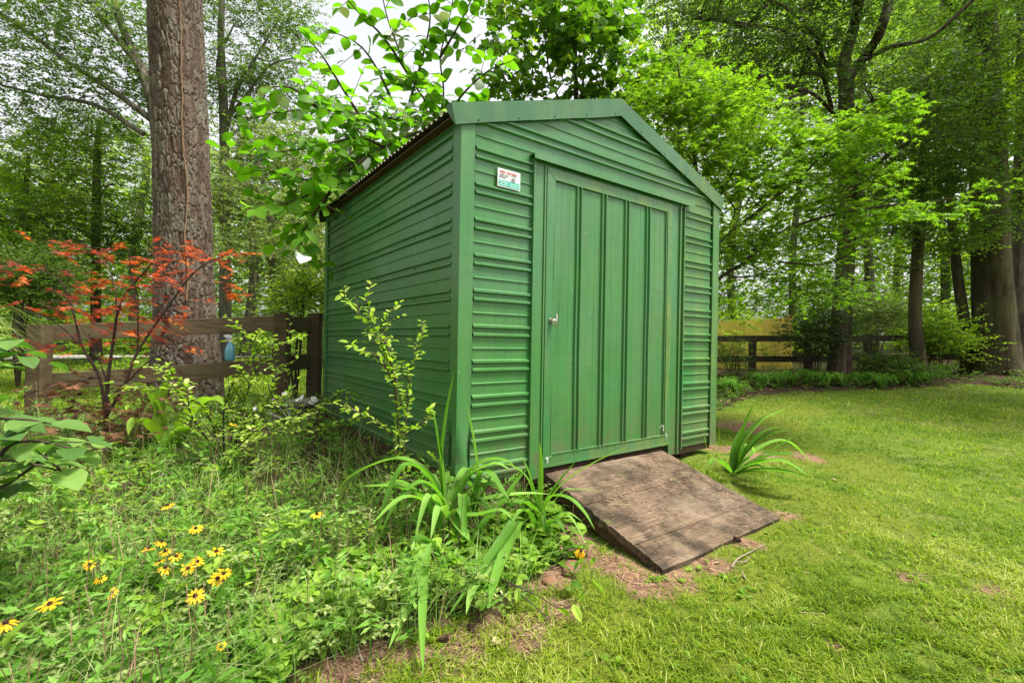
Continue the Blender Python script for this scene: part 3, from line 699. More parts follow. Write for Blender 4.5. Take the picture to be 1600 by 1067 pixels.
# ================================================================== trees and plants
def leaf_mats():
    d = {}
    d['forest'] = leafmat('forest_leaves', [(0, (.045, .085, .016)), (.5, (.085, .15, .026)), (1, (.15, .23, .045))], .42, rough=.4)
    d['bright'] = leafmat('bright_leaves', [(0, (.10, .18, .016)), (.5, (.17, .28, .022)), (1, (.27, .38, .04))], .5, (1.7, 1.9, .5))
    d['dark'] = leafmat('dark_leaves', [(0, (.03, .055, .014)), (.6, (.055, .10, .024)), (1, (.10, .165, .04))], .36, rough=.35)
    d['grey'] = leafmat('grey_green_leaves', [(0, (.08, .12, .032)), (.5, (.15, .20, .055)), (1, (.26, .32, .12))], .38, rough=.35)
    d['snow'] = leafmat('round_leaves', [(0, (.035, .10, .012)), (.6, (.065, .17, .016)), (1, (.10, .24, .02))], .42, (1.35, 1.55, .5), rough=.4)
    d['tulip'] = leafmat('tulip_leaves', [(0, (.045, .11, .012)), (.6, (.08, .17, .018)), (.95, (.13, .25, .022)), (1, (.28, .36, .03))], .45, (1.7, 1.9, .5))
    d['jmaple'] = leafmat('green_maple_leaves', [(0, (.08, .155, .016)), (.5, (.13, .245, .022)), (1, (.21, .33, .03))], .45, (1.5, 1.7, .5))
    d['red'] = leafmat('red_maple_leaves', [(0, (.10, .035, .03)), (.4, (.26, .05, .03)), (.75, (.46, .09, .025)), (1, (.55, .17, .04))], .45, (1.4, 1.1, .8))
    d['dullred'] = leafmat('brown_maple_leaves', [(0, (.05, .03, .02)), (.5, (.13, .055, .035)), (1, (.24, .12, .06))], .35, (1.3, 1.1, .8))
    d['heart'] = leafmat('heart_leaves', [(0, (.075, .16, .014)), (.5, (.15, .27, .024)), (1, (.25, .38, .045))], .4)
    d['herb'] = leafmat('herb_leaves', [(0, (.07, .12, .016)), (.5, (.14, .215, .028)), (.85, (.23, .31, .06)), (1, (.36, .42, .16))], .4)
    d['lime'] = leafmat('lime_leaves', [(0, (.13, .22, .02)), (.5, (.22, .34, .035)), (.9, (.33, .44, .06)), (1, (.42, .48, .16))], .42)
    d['strap'] = leafmat('strap_leaves', [(0, (.06, .15, .018)), (.5, (.12, .26, .032)), (1, (.22, .37, .08))], .4)
    d['pale'] = leafmat('pale_striped_grass', [(0, (.16, .20, .07)), (.5, (.29, .34, .14)), (1, (.46, .50, .28))], .35)
    d['hydr'] = leafmat('broad_leaves', [(0, (.045, .11, .022)), (.6, (.095, .18, .042)), (1, (.17, .28, .06))], .38)
    d['grass'] = leafmat('lawn_grass', [(0, (.06, .115, .007)), (.5, (.135, .205, .010)), (.85, (.23, .29, .020)), (1, (.36, .37, .11))], .4)
    d['moss'] = leafmat('moss_tufts', [(0, (.07, .10, .01)), (.5, (.15, .19, .015)), (1, (.27, .29, .03))], .3)
    d['needle'] = leafmat('needles', [(0, (.08, .045, .025)), (.5, (.22, .13, .08)), (1, (.42, .30, .19))], .15, (1, 1, 1))
    d['white'] = leafmat('white_leaves', [(0, (.5, .52, .45)), (1, (.75, .76, .7))], .3, (1, 1, 1))
    return d
LM = leaf_mats()
# tree with silvery leaf backs
LM['snow'] = leafmat('round_leaves', [(0, (.06, .15, .012)), (.6, (.10, .23, .016)), (.92, (.15, .32, .02)), (.94, (.36, .40, .36)), (1, (.52, .55, .52))], .52, (1.7, 2.0, .5), rough=.4, silver=True)
M_barkd = barkmat('dark_bark', (.018, .013, .009), (.085, .062, .043), (.075, .085, .045))
M_barkg = barkmat('grey_bark', (.04, .033, .026), (.17, .145, .115), (.12, .14, .08))
M_barkm = barkmat('mossy_bark', (.022, .018, .010), (.095, .08, .045), (.07, .085, .025), (5, 5, .9), .04)
M_twig = plain('twig', (.055, .04, .028), .8, 0, .2)
M_redtwig = plain('red_twig', (.05, .03, .025), .7, 0, .2)

def unit(v): return v / (np.linalg.norm(v, axis=-1, keepdims=True) + 1e-9)
def smooth_path(pts, n=6):
    p = np.array(pts, float)
    if len(p) < 3: return np.array([p[0] + (p[1] - p[0]) * t for t in np.linspace(0, 1, n)])
    q = np.vstack([2*p[0]-p[1], p, 2*p[-1]-p[-2]]); out = []
    for i_ in range(1, len(q) - 2):
        for t in np.linspace(0, 1, n, endpoint=False):
            a, b__, c_, d_ = q[i_-1], q[i_], q[i_+1], q[i_+2]
            out.append(.5 * (2*b__ + (c_-a)*t + (2*a-5*b__+4*c_-d_)*t*t + (3*b__-a-3*c_+d_)*t**3))
    out.append(p[-1]); return np.array(out)
def sprays(mb_leaf, mb_twig, base, dirs, length, nleaf, size, tp, spread=.9, flat=.5, droop=.2, rb=.5, rs=.28, twr=.004, wid=1.0, mi=0):
    """leafy twigs: leaves set alternately along short sticks"""
    n = len(base)
    if n == 0: return
    dirs = unit(np.asarray(dirs, float)); length = np.broadcast_to(length, (n,)); size = np.broadcast_to(size, (n,)); twr = np.broadcast_to(twr, (n,))
    tip = base + dirs * length[:, None]; tip[:, 2] -= droop * length * rng.uniform(0, 1, n)
    if mb_twig is not None: mb_twig.prisms(base, tip, twr, twr * .4)
    rn = np.clip(rng.normal(rb, rs, n), 0, 1)
    side = unit(np.cross(dirs, UP + rng.normal(0, .15, (n, 3))))
    t = (np.arange(nleaf) + .6) / nleaf
    t = np.clip(t[None] + rng.normal(0, .25 / nleaf, (n, nleaf)), .05, 1)
    sg = np.where(np.arange(nleaf) % 2 == 0, 1.0, -1.0)[None, :, None]
    pos = base[:, None] + (tip - base)[:, None] * t[..., None]
    ld = dirs[:, None] * .7 + side[:, None] * sg * spread + rng.normal(0, .28, (n, nleaf, 3)); ld[..., 2] -= droop * rng.uniform(0, 1.2, (n, nleaf))
    nr_ = UP * flat + rng.normal(0, .42, (n, nleaf, 3)) + dirs[:, None] * .15
    sz = size[:, None] * rng.uniform(.65, 1.15, (n, nleaf)) * (1.0 - .25 * abs(t - .45))
    rr = np.clip(rn[:, None] + rng.normal(0, .13, (n, nleaf)), 0, 1)
    mb_leaf.leaves(tp, pos.reshape(-1, 3), ld.reshape(-1, 3), nr_.reshape(-1, 3), sz.ravel(), rr.ravel(), mi=mi, wid=wid)
def blobs(mbl, mbt, bl, n, length, nleaf, size, tp, clump=22, sig=.12, **kw):
    """bl: (px, py, d, rpx_x, rpx_y[, depth radius]) ellipsoids that the foliage fills in clumps"""
    vol = np.array([b_[3] * b_[4] * (b_[2] / 10.) ** 2 for b_ in bl]); vol = vol / vol.sum(); cents = []
    for b_, fr in zip(bl, vol):
        m_ = max(3, int(n * fr)); c_ = P(b_[0], b_[1], b_[2]); rx = b_[3] * b_[2] / F; rz = b_[4] * b_[2] / F; ry = b_[5] if len(b_) > 5 else rx * .7
        nc = max(2, m_ // clump); u = unit(rng.normal(0, 1, (nc, 3))) * (rng.random((nc, 1)) ** (1 / 2.1))
        cl = c_ + u[:, :1] * rx * CR + u[:, 1:2] * ry * FW + u[:, 2:3] * rz * UP
        idx = rng.integers(0, nc, m_); sg = sig * (rx + rz)
        p = cl[idx] + rng.normal(0, 1, (m_, 3)) * sg * np.array([1.25, 1.25, .55])
        out = unit(p - (c_ - UP * rz * .5)); d = out * .8 + rng.normal(0, .55, (m_, 3)); d[:, 2] *= .55
        cents.append((c_, cl))
        crn = rng.normal(0, .12, nc)[idx]
        k_ = dict(kw); rb = k_.pop('rb', .5)
        sprays(mbl, mbt, p, d, length * rng.uniform(.6, 1.3, m_), nleaf, size, tp, rb=np.clip(rb + crn, 0, 1), **k_)
    return cents
def limbs(mb, src, cents, r0, per=3, jit=.12):
    """branches from points on the trunk to the clump centres"""
    for c_, cl in cents:
        s_ = src[np.argmin([np.linalg.norm(s - c_) + abs(s[2] - (c_[2] - .4 * np.linalg.norm(c_[:2] - s[:2]))) for s in src])]
        mid = (s_ + c_) / 2 + np.array([0, 0, .08 * np.linalg.norm(c_ - s_)]) + rng.normal(0, jit * .5, 3)
        mb.tube(smooth_path([s_, mid, c_], 5), np.linspace(r0, r0 * .35, 11), 6)
        for e in cl[rng.permutation(len(cl))[:per]]:
            st = mid + (c_ - mid) * rng.uniform(0, 1); m2 = (st + e) / 2 + rng.normal(0, jit * .4, 3)
            mb.tube(smooth_path([st, m2, e], 4), np.linspace(r0 * .4, r0 * .07, 9), 5)
def trunk_path(pts): return smooth_path([P(*p) for p in pts], 8)
def tree(name, label, tpts, r, bl, n, leaf, size, mt, mbk, length=.45, nleaf=7, tp=DIAM, group=None, extra=(), lr=None, flare=1.35, per=3, cat='tree', **kw):
    path = trunk_path(tpts); gb = float(G(path[0][0], path[0][1])); path[0][2] = gb - .1
    t = thing(name, label, cat, (path[0][0], path[0][1], gb), group)
    w = MB(); nn = len(path); hh = path[:, 2] - gb
    rr = np.interp(np.linspace(0, 1, nn), np.linspace(0, 1, len(r)), r) * (1 + (flare - 1) * np.exp(-np.clip(hh, 0, None) / .35))
    ph = rng.random() * 6
    w.tube(path, rr, 18, flute=lambda th, z: 1 + .05 * np.sin(th * 3 + ph + z * .6) + .03 * np.sin(th * 7 + z * 1.1) + .16 * np.exp(-np.clip(z - gb, 0, 9) / .25) * np.sin(th * 5 + ph))
    src = [p for p in path[nn // 3:]]
    for pts_, r0, r1 in extra:
        q = smooth_path([P(*p) for p in pts_], 7); w.tube(q, np.linspace(r0, r1, len(q)), 8); src += list(q[2::3])
    ml = MB(); cs = blobs(ml, w, bl, n, length, nleaf, size, tp, twr=max(.004, size * .04), **kw)
    if lr is None: lr = r[-1] * .5
    limbs(w, src, cs, lr, per)
    w.build('trunk', mbk, t, smooth=True); ml.build('crown', mt, t)
    return t

# ---- great pine beside the fence: bark plates modelled as relief
pp = smooth_path([P(291, 590, 6.4), P(289, 500, 6.4), P(283, 250, 6.4), P(273, 0, 6.35), P(262, -330, 6.3), P(255, -800, 6.3)], 8)
base = pp[0].copy(); gb = float(G(base[0], base[1]))
pine = thing('pine_tree', 'tall pine trunk with thick plated reddish-brown bark behind the rail fence', 'tree', (base[0], base[1], gb))
zz = np.linspace(gb - .15, 9.0, 1050); cxs = np.interp(zz, pp[:, 2], pp[:, 0]); cys = np.interp(zz, pp[:, 2], pp[:, 1])
Rz = np.interp(zz, [0, gb + .35, gb + 1.0, 2.2, 6, 9], [.49, .43, .37, .345, .315, .29])
na_ = 280; th = np.arange(na_) * 2 * math.pi / na_
U, Z = np.meshgrid(th * .4, zz)
U2 = U + (vnoise(U, Z * .7, 4, 1) - .5) * .04 + (vnoise(U, Z, 24, 6) - .5) * .018; Z2 = Z * .30 + (vnoise(U, Z, 5, 2) - .5) * .06
per_ = .4 * 2 * math.pi
cells = rng.random((3900, 2)) * [per_, (9.3 - gb) * .30] + [0, (gb - .2) * .30]
kd = kdtree.KDTree(len(cells) * 3)
for i_, (a, b_) in enumerate(cells):
    for s_ in (-1, 0, 1): kd.insert((a + s_ * per_, b_, 0), i_)
kd.balance()
crn = rng.random(len(cells)); edge = np.zeros(U.size, np.float32); cid = np.zeros(U.size, np.float32)
for i_, (a, b_) in enumerate(zip(U2.ravel(), Z2.ravel())):
    r_ = kd.find_n((a, b_, 0), 2); edge[i_] = r_[1][2] - r_[0][2]; cid[i_] = crn[r_[0][1]]
e_ = np.clip(edge / (.005 + .010 * vnoise(U.ravel(), Z.ravel(), 3, 9)), 0, 1); e_ = e_ * e_ * (3 - 2 * e_)
disp = (e_ * (.007 + .010 * cid) + (vnoise(U.ravel(), Z.ravel() * .6, 45, 3) - .5) * .008 + (vnoise(U.ravel(), Z.ravel() * .3, 9, 12) - .5) * .014).reshape(U.shape)
rad_ = Rz[:, None] * (1 + .03 * np.sin(3 * th + .7)[None] + .05 * np.exp(-(zz - gb) / .3)[:, None] * np.sin(5 * th)[None]) - .02 + disp
V = np.stack([cxs[:, None] + rad_ * np.cos(th), cys[:, None] + rad_ * np.sin(th), np.broadcast_to(zz[:, None], rad_.shape)], -1).reshape(-1, 3)
i = np.arange(len(zz) - 1)[:, None]; k = np.arange(na_)[None]; k2 = (k + 1) % na_
w = MB(); fq = np.stack([i*na_+k, i*na_+k2, (i+1)*na_+k2, (i+1)*na_+k], -1).reshape(-1, 4); w.raw(V, fq, np.full(len(fq), 4))
M_pine, nt, b = mat('pine_bark', .9, .1)
pc = ramp(nt, attr(nt, 'cell'), [(0, (.07, .050, .037)), (.35, (.10, .073, .055)), (.7, (.13, .102, .080)), (1, (.145, .132, .105))])
pc = mix(nt, ramp(nt, noise(nt, coords(nt), 2.2, 5, .7), [(.52, (0, 0, 0)), (.66, (.6, .6, .6))]), pc, (.15, .155, .115))
pc = mix(nt, .55, pc, ramp(nt, noise(nt, coords(nt, (30, 30, 14)), 2, 5, .7), [(.3, (.35, .32, .3)), (.7, (1.2, 1.15, 1.1))]), 'MULTIPLY')
pc = mix(nt, ramp(nt, attr(nt, 'edge'), [(.05, (0, 0, 0)), (.5, (1, 1, 1))]), (.045, .026, .018), pc)
nt.links.new(pc, b.inputs['Base Color']); bump(nt, b, noise(nt, coords(nt, (40, 40, 20)), 1.5, 5, .7), .7, .01)
po = w.build('trunk', M_pine, pine, smooth=True)
for nme, arr in (('edge', e_), ('cell', cid)):
    a_ = po.data.attributes.new(nme, 'FLOAT', 'POINT'); a_.data.foreach_set('value', arr.astype(np.float32))
# crown far above the frame
ml = MB(); w = MB(); cs = blobs(ml, w, [(255, -900, 6.3, 240, 120, 1.6), (180, -1250, 6.3, 260, 140, 1.8), (330, -1200, 6.3, 200, 120, 1.5)], 900, .35, 14, .16, PINN, twr=.008)
limbs(w, [np.array([cxs[-1], cys[-1], 8.9])], cs, .12, 3); w.tube([(cxs[-1], cys[-1], 8.95), (cxs[-1] + .2, cys[-1], 13.5)], [.31, .08], 12)
w.build('limbs', M_barkd, pine); ml.build('crown', LM['dark'], pine)
# vine climbing the pine
vp = []
for px, py in ((292, 470), (297, 420), (290, 360), (298, 310), (296, 270), (288, 230), (286, 180), (288, 140), (285, 100), (287, 50), (284, 0), (281, -60)):
    q = P(px, py, 6.0); zc = q[2]; cc = np.array([np.interp(zc, pp[:, 2], pp[:, 0]), np.interp(zc, pp[:, 2], pp[:, 1])]); dv = q[:2] - cc; rr_ = np.interp(zc, zz, Rz) + .02
    # point on the bark facing the garden
    lat = (q - CAM) @ RT; u = dv / np.linalg.norm(dv); vp.append((cc[0] + u[0] * rr_, cc[1] + u[1] * rr_, zc))
w = MB(); vpp = smooth_path(vp, 6); w.tube(vpp + rng.normal(0, .004, vpp.shape), np.linspace(.010, .006, len(vpp)), 6)
vine = w.build('climbing_vine', plain('vine_stem', (.20, .12, .07), .8, 0, .2), None, smooth=True, off=vpp[0]); tag(vine, 'thin bare brown vine climbing straight up the plated pine trunk', 'vine')

# ---- trees to the left
tree('oak_tree', 'spreading grey-limbed oak behind the pine with leaning branches at upper left', [(262, 560, 10.5), (258, 380, 10.5), (245, 200, 10.5), (225, 120, 10.5), (190, 40, 10.5), (150, -90, 10.5)], [.16, .14, .12, .08, .05],
     [(60, 60, 10, 130, 90, 1.6), (170, 20, 10, 120, 90, 1.6), (20, 180, 10, 90, 70, 1.4), (130, 150, 10.5, 90, 60, 1.2), (200, 110, 10.8, 70, 70, 1), (-60, 80, 10, 90, 110, 1.5), (60, -60, 10, 180, 60, 1.6)],
     3000, 8, .085, LM['forest'], M_barkg, length=.42, nleaf=9, sig=.15, clump=16,
     extra=[([(240, 190, 10.5), (180, 145, 10.3), (110, 100, 10.1), (50, 55, 10), (0, 20, 9.9)], .07, .025), ([(225, 210, 10.5), (150, 165, 10.3), (70, 150, 10.1), (-10, 130, 10)], .06, .02), ([(235, 130, 10.5), (175, 50, 10.3), (120, -20, 10.1)], .07, .02)], per=4)
tree('hemlock_tree', 'dark layered evergreen with feathery horizontal boughs left of the pine', [(150, 560, 13), (150, 400, 13), (152, 250, 13), (155, 190, 13)], [.12, .1, .05],
     [(130, 230, 12.5, 70, 32, 1.2), (60, 290, 12, 80, 28, 1.2), (200, 290, 12.5, 60, 24, 1.2), (110, 345, 12, 120, 26, 1.4), (220, 350, 12.3, 60, 30, 1.2), (30, 370, 12, 80, 24, 1.2), (170, 395, 12, 80, 24, 1.2), (180, 215, 13, 50, 30, .8)],
     2000, .5, .11, LM['forest'], M_barkd, length=.5, nleaf=12, tp=PINN, sig=.16, clump=10, flat=1.2, droop=.3, wid=2.6, per=4)
tree('young_tree', 'light yellow-green broadleaf tree at the left edge below the oak', [(30, 560, 12), (28, 400, 12), (40, 300, 12), (45, 240, 12)], [.09, .07, .03],
     [(30, 240, 11, 80, 50, 1.2), (-30, 320, 11, 70, 80, 1), (50, 330, 11, 60, 60, 1), (20, 420, 11, 90, 60, 1.2), (90, 440, 11.5, 70, 40, 1)], 1500, .5, .1, LM['bright'], M_barkg, length=.4, nleaf=8)
tree('tall_oak', 'tall open-crowned tree whose crown ends against the white sky right of the pine', [(352, 560, 12), (352, 400, 12), (350, 200, 12), (345, 60, 12), (350, -60, 12)], [.15, .12, .09, .05],
     [(380, 40, 12, 80, 60, 1.6), (430, 90, 12, 50, 60, 1.1), (350, 140, 12, 60, 60, 1.2), (440, 20, 12, 36, 40, .9), (400, 160, 12, 70, 50, 1.2), (360, -40, 12, 110, 60, 1.4)],
     2300, .5, .085, LM['forest'], M_barkg, length=.42, nleaf=9, sig=.15, clump=14,
     extra=[([(350, 220, 12), (370, 140, 11.8), (400, 90, 11.7), (430, 40, 11.6)], .06, .02), ([(352, 170, 12), (340, 100, 12), (365, 40, 12)], .06, .02), ([(351, 190, 12), (380, 155, 11.8), (420, 105, 11.7), (460, 90, 11.6)], .05, .015)], per=4)
tree('beech_tree', 'mid-green tree with drooping grey-green foliage between the pine and the shed', [(432, 560, 11), (428, 450, 11), (420, 330, 11), (400, 240, 11)], [.08, .07, .04],
     [(410, 250, 11, 70, 50, 1.2), (360, 320, 11, 60, 60, 1), (450, 330, 10.5, 70, 50, 1), (400, 400, 10.5, 80, 40, 1), (480, 400, 10, 50, 60, .9), (470, 240, 11.5, 60, 50, 1)],
     2200, .5, .095, LM['grey'], M_barkg, length=.42, nleaf=8)
tree('slim_tree', 'slim tree with narrow pointed top standing behind the round-leaved tree', [(548, 560, 16), (548, 300, 16), (548, 170, 16)], [.1, .08, .04],
     [(545, 205, 16, 24, 36, .8), (520, 270, 16, 50, 40, 1.2), (590, 280, 16, 60, 36, 1.2), (545, 330, 15, 90, 40, 1.4)], 1000, .5, .12, LM['grey'], M_barkg, length=.5, nleaf=8)

# ---- trees to the right
tree('dark_oak', 'forked dark tree with spreading black limbs behind the right fence', [(1312, 580, 10.8), (1316, 480, 10.8), (1322, 380, 10.8), (1324, 250, 10.8), (1322, 120, 10.8)], [.22, .185, .17, .15],
     [(1080, 30, 9.5, 90, 70, 1.6), (1180, 20, 9.5, 100, 80, 1.6), (1140, 110, 9.5, 90, 60, 1.2), (1240, 120, 10, 80, 70, 1.3), (1270, 20, 10, 90, 80, 1.6), (1390, 150, 9.3, 90, 60, 1.2), (1440, 210, 9, 90, 45, 1.1), (1200, -90, 9.6, 220, 60, 1.6), (1360, -60, 9.6, 120, 60, 1.6)],
     4300, .5, .075, LM['dark'], M_barkd, length=.4, nleaf=10, sig=.14, clump=14, lr=.05,
     extra=[([(1322, 130, 10.8), (1318, 100, 10.8), (1335, 40, 10.7), (1342, -20, 9.6), (1335, -120, 9.6)], .14, .08), ([(1325, 125, 10.8), (1350, 90, 10.9), (1375, 50, 10), (1392, -20, 10.1), (1400, -120, 10.2)], .11, .08),
            ([(1318, 100, 10.8), (1290, 100, 10.7), (1275, 60, 9.6), (1240, 20, 9.5), (1200, 0, 9.4)], .06, .025), ([(1300, 170, 10.7), (1280, 100, 9.6), (1262, 75, 9.5), (1215, 45, 9.4), (1150, 40, 9.3)], .045, .018),
            ([(1350, 95, 10.8), (1390, 75, 9.5), (1450, 60, 9.2), (1500, 20, 9), (1540, -20, 8.9)], .05, .025), ([(1322, 200, 10.8), (1275, 150, 9.3), (1250, 148, 9.1), (1200, 165, 8.9), (1140, 168, 8.7)], .04, .012)], per=5)
tree('ironwood_tree', 'slender dark trunk standing second from the left along the right fence', [(1436, 578, 11.2), (1430, 500, 11.2), (1434, 400, 11.2), (1441, 300, 11.2), (1446, 200, 11.2), (1450, 80, 11.2)], [.15, .125, .115, .10, .06],
     [(1420, 250, 10.5, 110, 60, 1.3), (1500, 280, 10.6, 80, 50, 1.1), (1390, 330, 10.5, 70, 40, 1), (1470, 350, 10.7, 80, 36, 1), (1460, 130, 10.6, 90, 60, 1.2)], 2600, .5, .095, LM['forest'], M_barkm, length=.42, nleaf=8, sig=.16, clump=12,
     extra=[([(1438, 420, 11.1), (1400, 415, 10.8), (1360, 400, 10.5), (1330, 396, 10.3)], .03, .012), ([(1440, 320, 11.1), (1490, 290, 10.9), (1540, 250, 10.6)], .04, .015)], per=4)
tree('leaning_tree', 'thin leaning mossy trunk just left of the massive trunk', [(1514, 562, 12.2), (1506, 500, 12.2), (1496, 430, 12.1), (1488, 360, 12), (1480, 250, 12)], [.14, .115, .10, .07],
     [(1490, 380, 11.6, 50, 30, .8), (1500, 180, 11.8, 80, 60, 1.2), (1440, 170, 11.8, 60, 50, 1.1)], 1100, .5, .1, LM['bright'], M_barkm, length=.42, nleaf=8)
tree('massive_tree', 'massive ridged trunk with flared mossy base at the right edge', [(1560, 592, 11.8), (1556, 520, 11.8), (1550, 400, 11.8), (1543, 250, 11.8), (1534, 100, 11.8), (1528, -80, 11.8)], [.44, .40, .37, .345, .32, .29],
     [(1590, 60, 13.2, 110, 70, 1.3), (1630, 180, 11, 80, 60, 1.1), (1480, 40, 13.0, 90, 60, 1.2), (1620, 290, 12.8, 70, 40, .9), (1480, 215, 12.6, 60, 40, .9), (1440, -30, 10.6, 120, 60, 1.4), (1620, -60, 10.6, 120, 90, 1.4)],
     3300, .5, .09, LM['forest'], M_barkm, length=.42, nleaf=9, sig=.15, clump=14, lr=.06, flare=1.35, per=4)
tree('twin_tree', 'smaller trunk at the far right edge behind the massive trunk', [(1604, 590, 12.5), (1592, 480, 12.5), (1596, 330, 12.5), (1600, 150, 12.5), (1600, -60, 12.5)], [.22, .19, .17, .13],
     [(1640, 120, 12, 90, 90, 1.4), (1650, 300, 12, 80, 80, 1.2)], 900, .5, .1, LM['bright'], M_barkg, length=.42, nleaf=8)
tree('shade_tree', 'tree added beyond the right edge to shade the lawn, boughs at top right', [(1900, 600, 8), (1905, 400, 8), (1890, 200, 8), (1860, 0, 8)], [.2, .17, .14, .1],  # added tree, trunk out of view, casts the shade band on the far lawn
     [(1860, 20, 8.0, 130, 60, 1.8), (1760, -80, 8.6, 160, 60, 2.2), (1900, -60, 7.0, 160, 60, 2.0), (1900, -180, 8.0, 220, 60, 2.2)], 2600, .5, .1, LM['forest'], M_barkg, length=.45, nleaf=9, sig=.16, clump=14)
# ---- woods further off, each trunk with its own crown
far = [('left', 382, 17, 'tall thin straight-trunked tree seen just right of the pine', 'forest'), ('', 320, 20, 'distant slim tree half hidden by the pine trunk', 'bright'), ('', 500, 19, 'distant tree directly left of the shed eave', 'forest'),
       ('', 210, 18, 'distant bright tree behind the red maple top', 'bright'), ('', 90, 19, 'distant grey-green tree above the ornamental grass', 'grey'), ('', -40, 17, 'bushy tree cut off by the left edge', 'forest'),
       ('', 1150, 20, 'distant sunlit tree above the yellow board fence', 'bright'), ('', 1240, 22, 'distant pale trunk behind the dark bush', 'bright'), ('', 1365, 18, 'slanting distant trunk between the forked tree and the slender one', 'bright'),
       ('', 1405, 24, 'thin far trunk seen left of the slender dark trunk', 'forest'), ('', 1475, 20, 'far trunk between the slender and the leaning trunks', 'bright'), ('', 1590, 19, 'far sunlit tree beyond the massive trunk', 'bright'),
       ('', 1060, 19, 'tree filling the gap behind the green maple', 'bright'), ('', 1680, 18, 'tree beyond the right edge of the lawn', 'forest')]
for i_, (_, px, d, lb, mk) in enumerate(far):
    hgt = .86 if px < 560 else 1.0
    top = 190 if px < 560 else 20
    if px == 500: top = 300
    if px > 1100: top = -40
    s_ = 17. / d
    bls = [(px + rng.normal(0, 25), y + rng.normal(0, 14), d, rng.uniform(60, 95) * s_, rng.uniform(45, 65) * s_, 1.6) for y in np.linspace(470, top + 40, 6)]
    tree('woodland_tree', lb, [(px, 560, d), (px + rng.normal(0, 8), 400, d), (px + rng.normal(0, 12), 250, d), (px + rng.normal(0, 12), top, d)], [.17, .15, .12, .06], bls, 2200 if px > 560 else 1500, .5, .14, LM[mk if px > 560 or i_ % 2 else 'grey'], M_barkg, length=.55, nleaf=8, group='trees of the wood behind the garden', sig=.2, clump=10, per=2)
# ---- the wood as one mass beyond
ml = MB(); w = MB()
bls = []
for px in range(-700, 2500, 75):
    d = rng.uniform(26, 34)
    ytop = 320 if px < 1000 else -60
    if 460 < px < 1000: ytop = 340
    for y in range(ytop, 540, 62): bls.append((px + rng.normal(0, 15), y + rng.normal(0, 12), d + rng.normal(0, 1), rng.uniform(38, 60), rng.uniform(30, 44), 2.2))
blobs(ml, None, bls, 34000, 1.0, 8, .30, DIAM, sig=.3, clump=8)
fwd = ml.build('far_woods', LM['bright']); tag(fwd, kind='stuff')
ml = MB(); bls = [(px + rng.normal(0, 10), rng.uniform(500, 535), rng.uniform(16, 21), rng.uniform(40, 60), rng.uniform(22, 40), 1.2) for px in list(range(-300, 560, 45)) + list(range(1090, 2000, 45))]
blobs(ml, None, bls, 8200, .6, 8, .13, OVAL, sig=.25, clump=10); ug = ml.build('undergrowth', LM['bright']); tag(ug, kind='stuff')

# ================================================================== round-leaved tree over the roof
def leafy_branches(mb, ml, paths, size, tp, step, r0=.02, twig=.35, nl=5, side=True, droop=.45, flat=.8, rs=.3, spread=.8, tw_every=3, rb=.5):
    for pts in paths:
        q = smooth_path([P(*p) for p in pts], 7); n = len(q); mb.tube(q, np.linspace(r0, r0 * .25, n), 7)
        d = np.linalg.norm(np.diff(q, axis=0), axis=1); s_ = np.concatenate([[0], np.cumsum(d)]); m_ = int(s_[-1] / step)
        if m_ < 1: continue
        u = np.linspace(s_[-1] * .18, s_[-1], m_); pos = np.stack([np.interp(u, s_, q[:, k_]) for k_ in range(3)], -1)
        tg = np.stack([np.interp(u, s_, np.gradient(q[:, k_])) for k_ in range(3)], -1); tg = unit(tg)
        sd_ = unit(np.cross(tg, UP)); sg = np.where(np.arange(m_) % 2 == 0, 1., -1.)[:, None]
        dr = tg * .55 + sd_ * sg * spread + rng.normal(0, .25, (m_, 3)); dr[:, 2] -= droop * rng.uniform(.2, 1, m_)
        nr_ = UP * flat + rng.normal(0, .45, (m_, 3)) - FW * .25
        ml.leaves(tp, pos, dr, nr_, size * rng.uniform(.7, 1.15, m_), np.clip(rng.normal(rb, rs, m_), 0, 1))
        if side:
            k_ = np.arange(0, m_, tw_every); dd = tg[k_] * .6 + sd_[k_] * np.where(rng.random((len(k_), 1)) > .5, 1, -1) * .8 + rng.normal(0, .35, (len(k_), 3)); dd[:, 2] += .15
            sprays(ml, mb, pos[k_], dd, twig * rng.uniform(.6, 1.4, len(k_)), nl, size * .9, tp, spread=spread, flat=flat, droop=droop, rs=rs, rb=rb, twr=.005)
q = P(704, 560, 6.9); t = thing('round_leaved_tree', 'small tree with large round leaves showing silvery backs, reaching above the shed roof at left', 'tree', (q[0], q[1], float(G(q[0], q[1]))))
w = MB(); ml = MB()
w.tube(smooth_path([(q[0], q[1], .2), P(706, 300, 6.85), P(703, 228, 6.7)], 8), np.linspace(.06, .04, 17), 9)
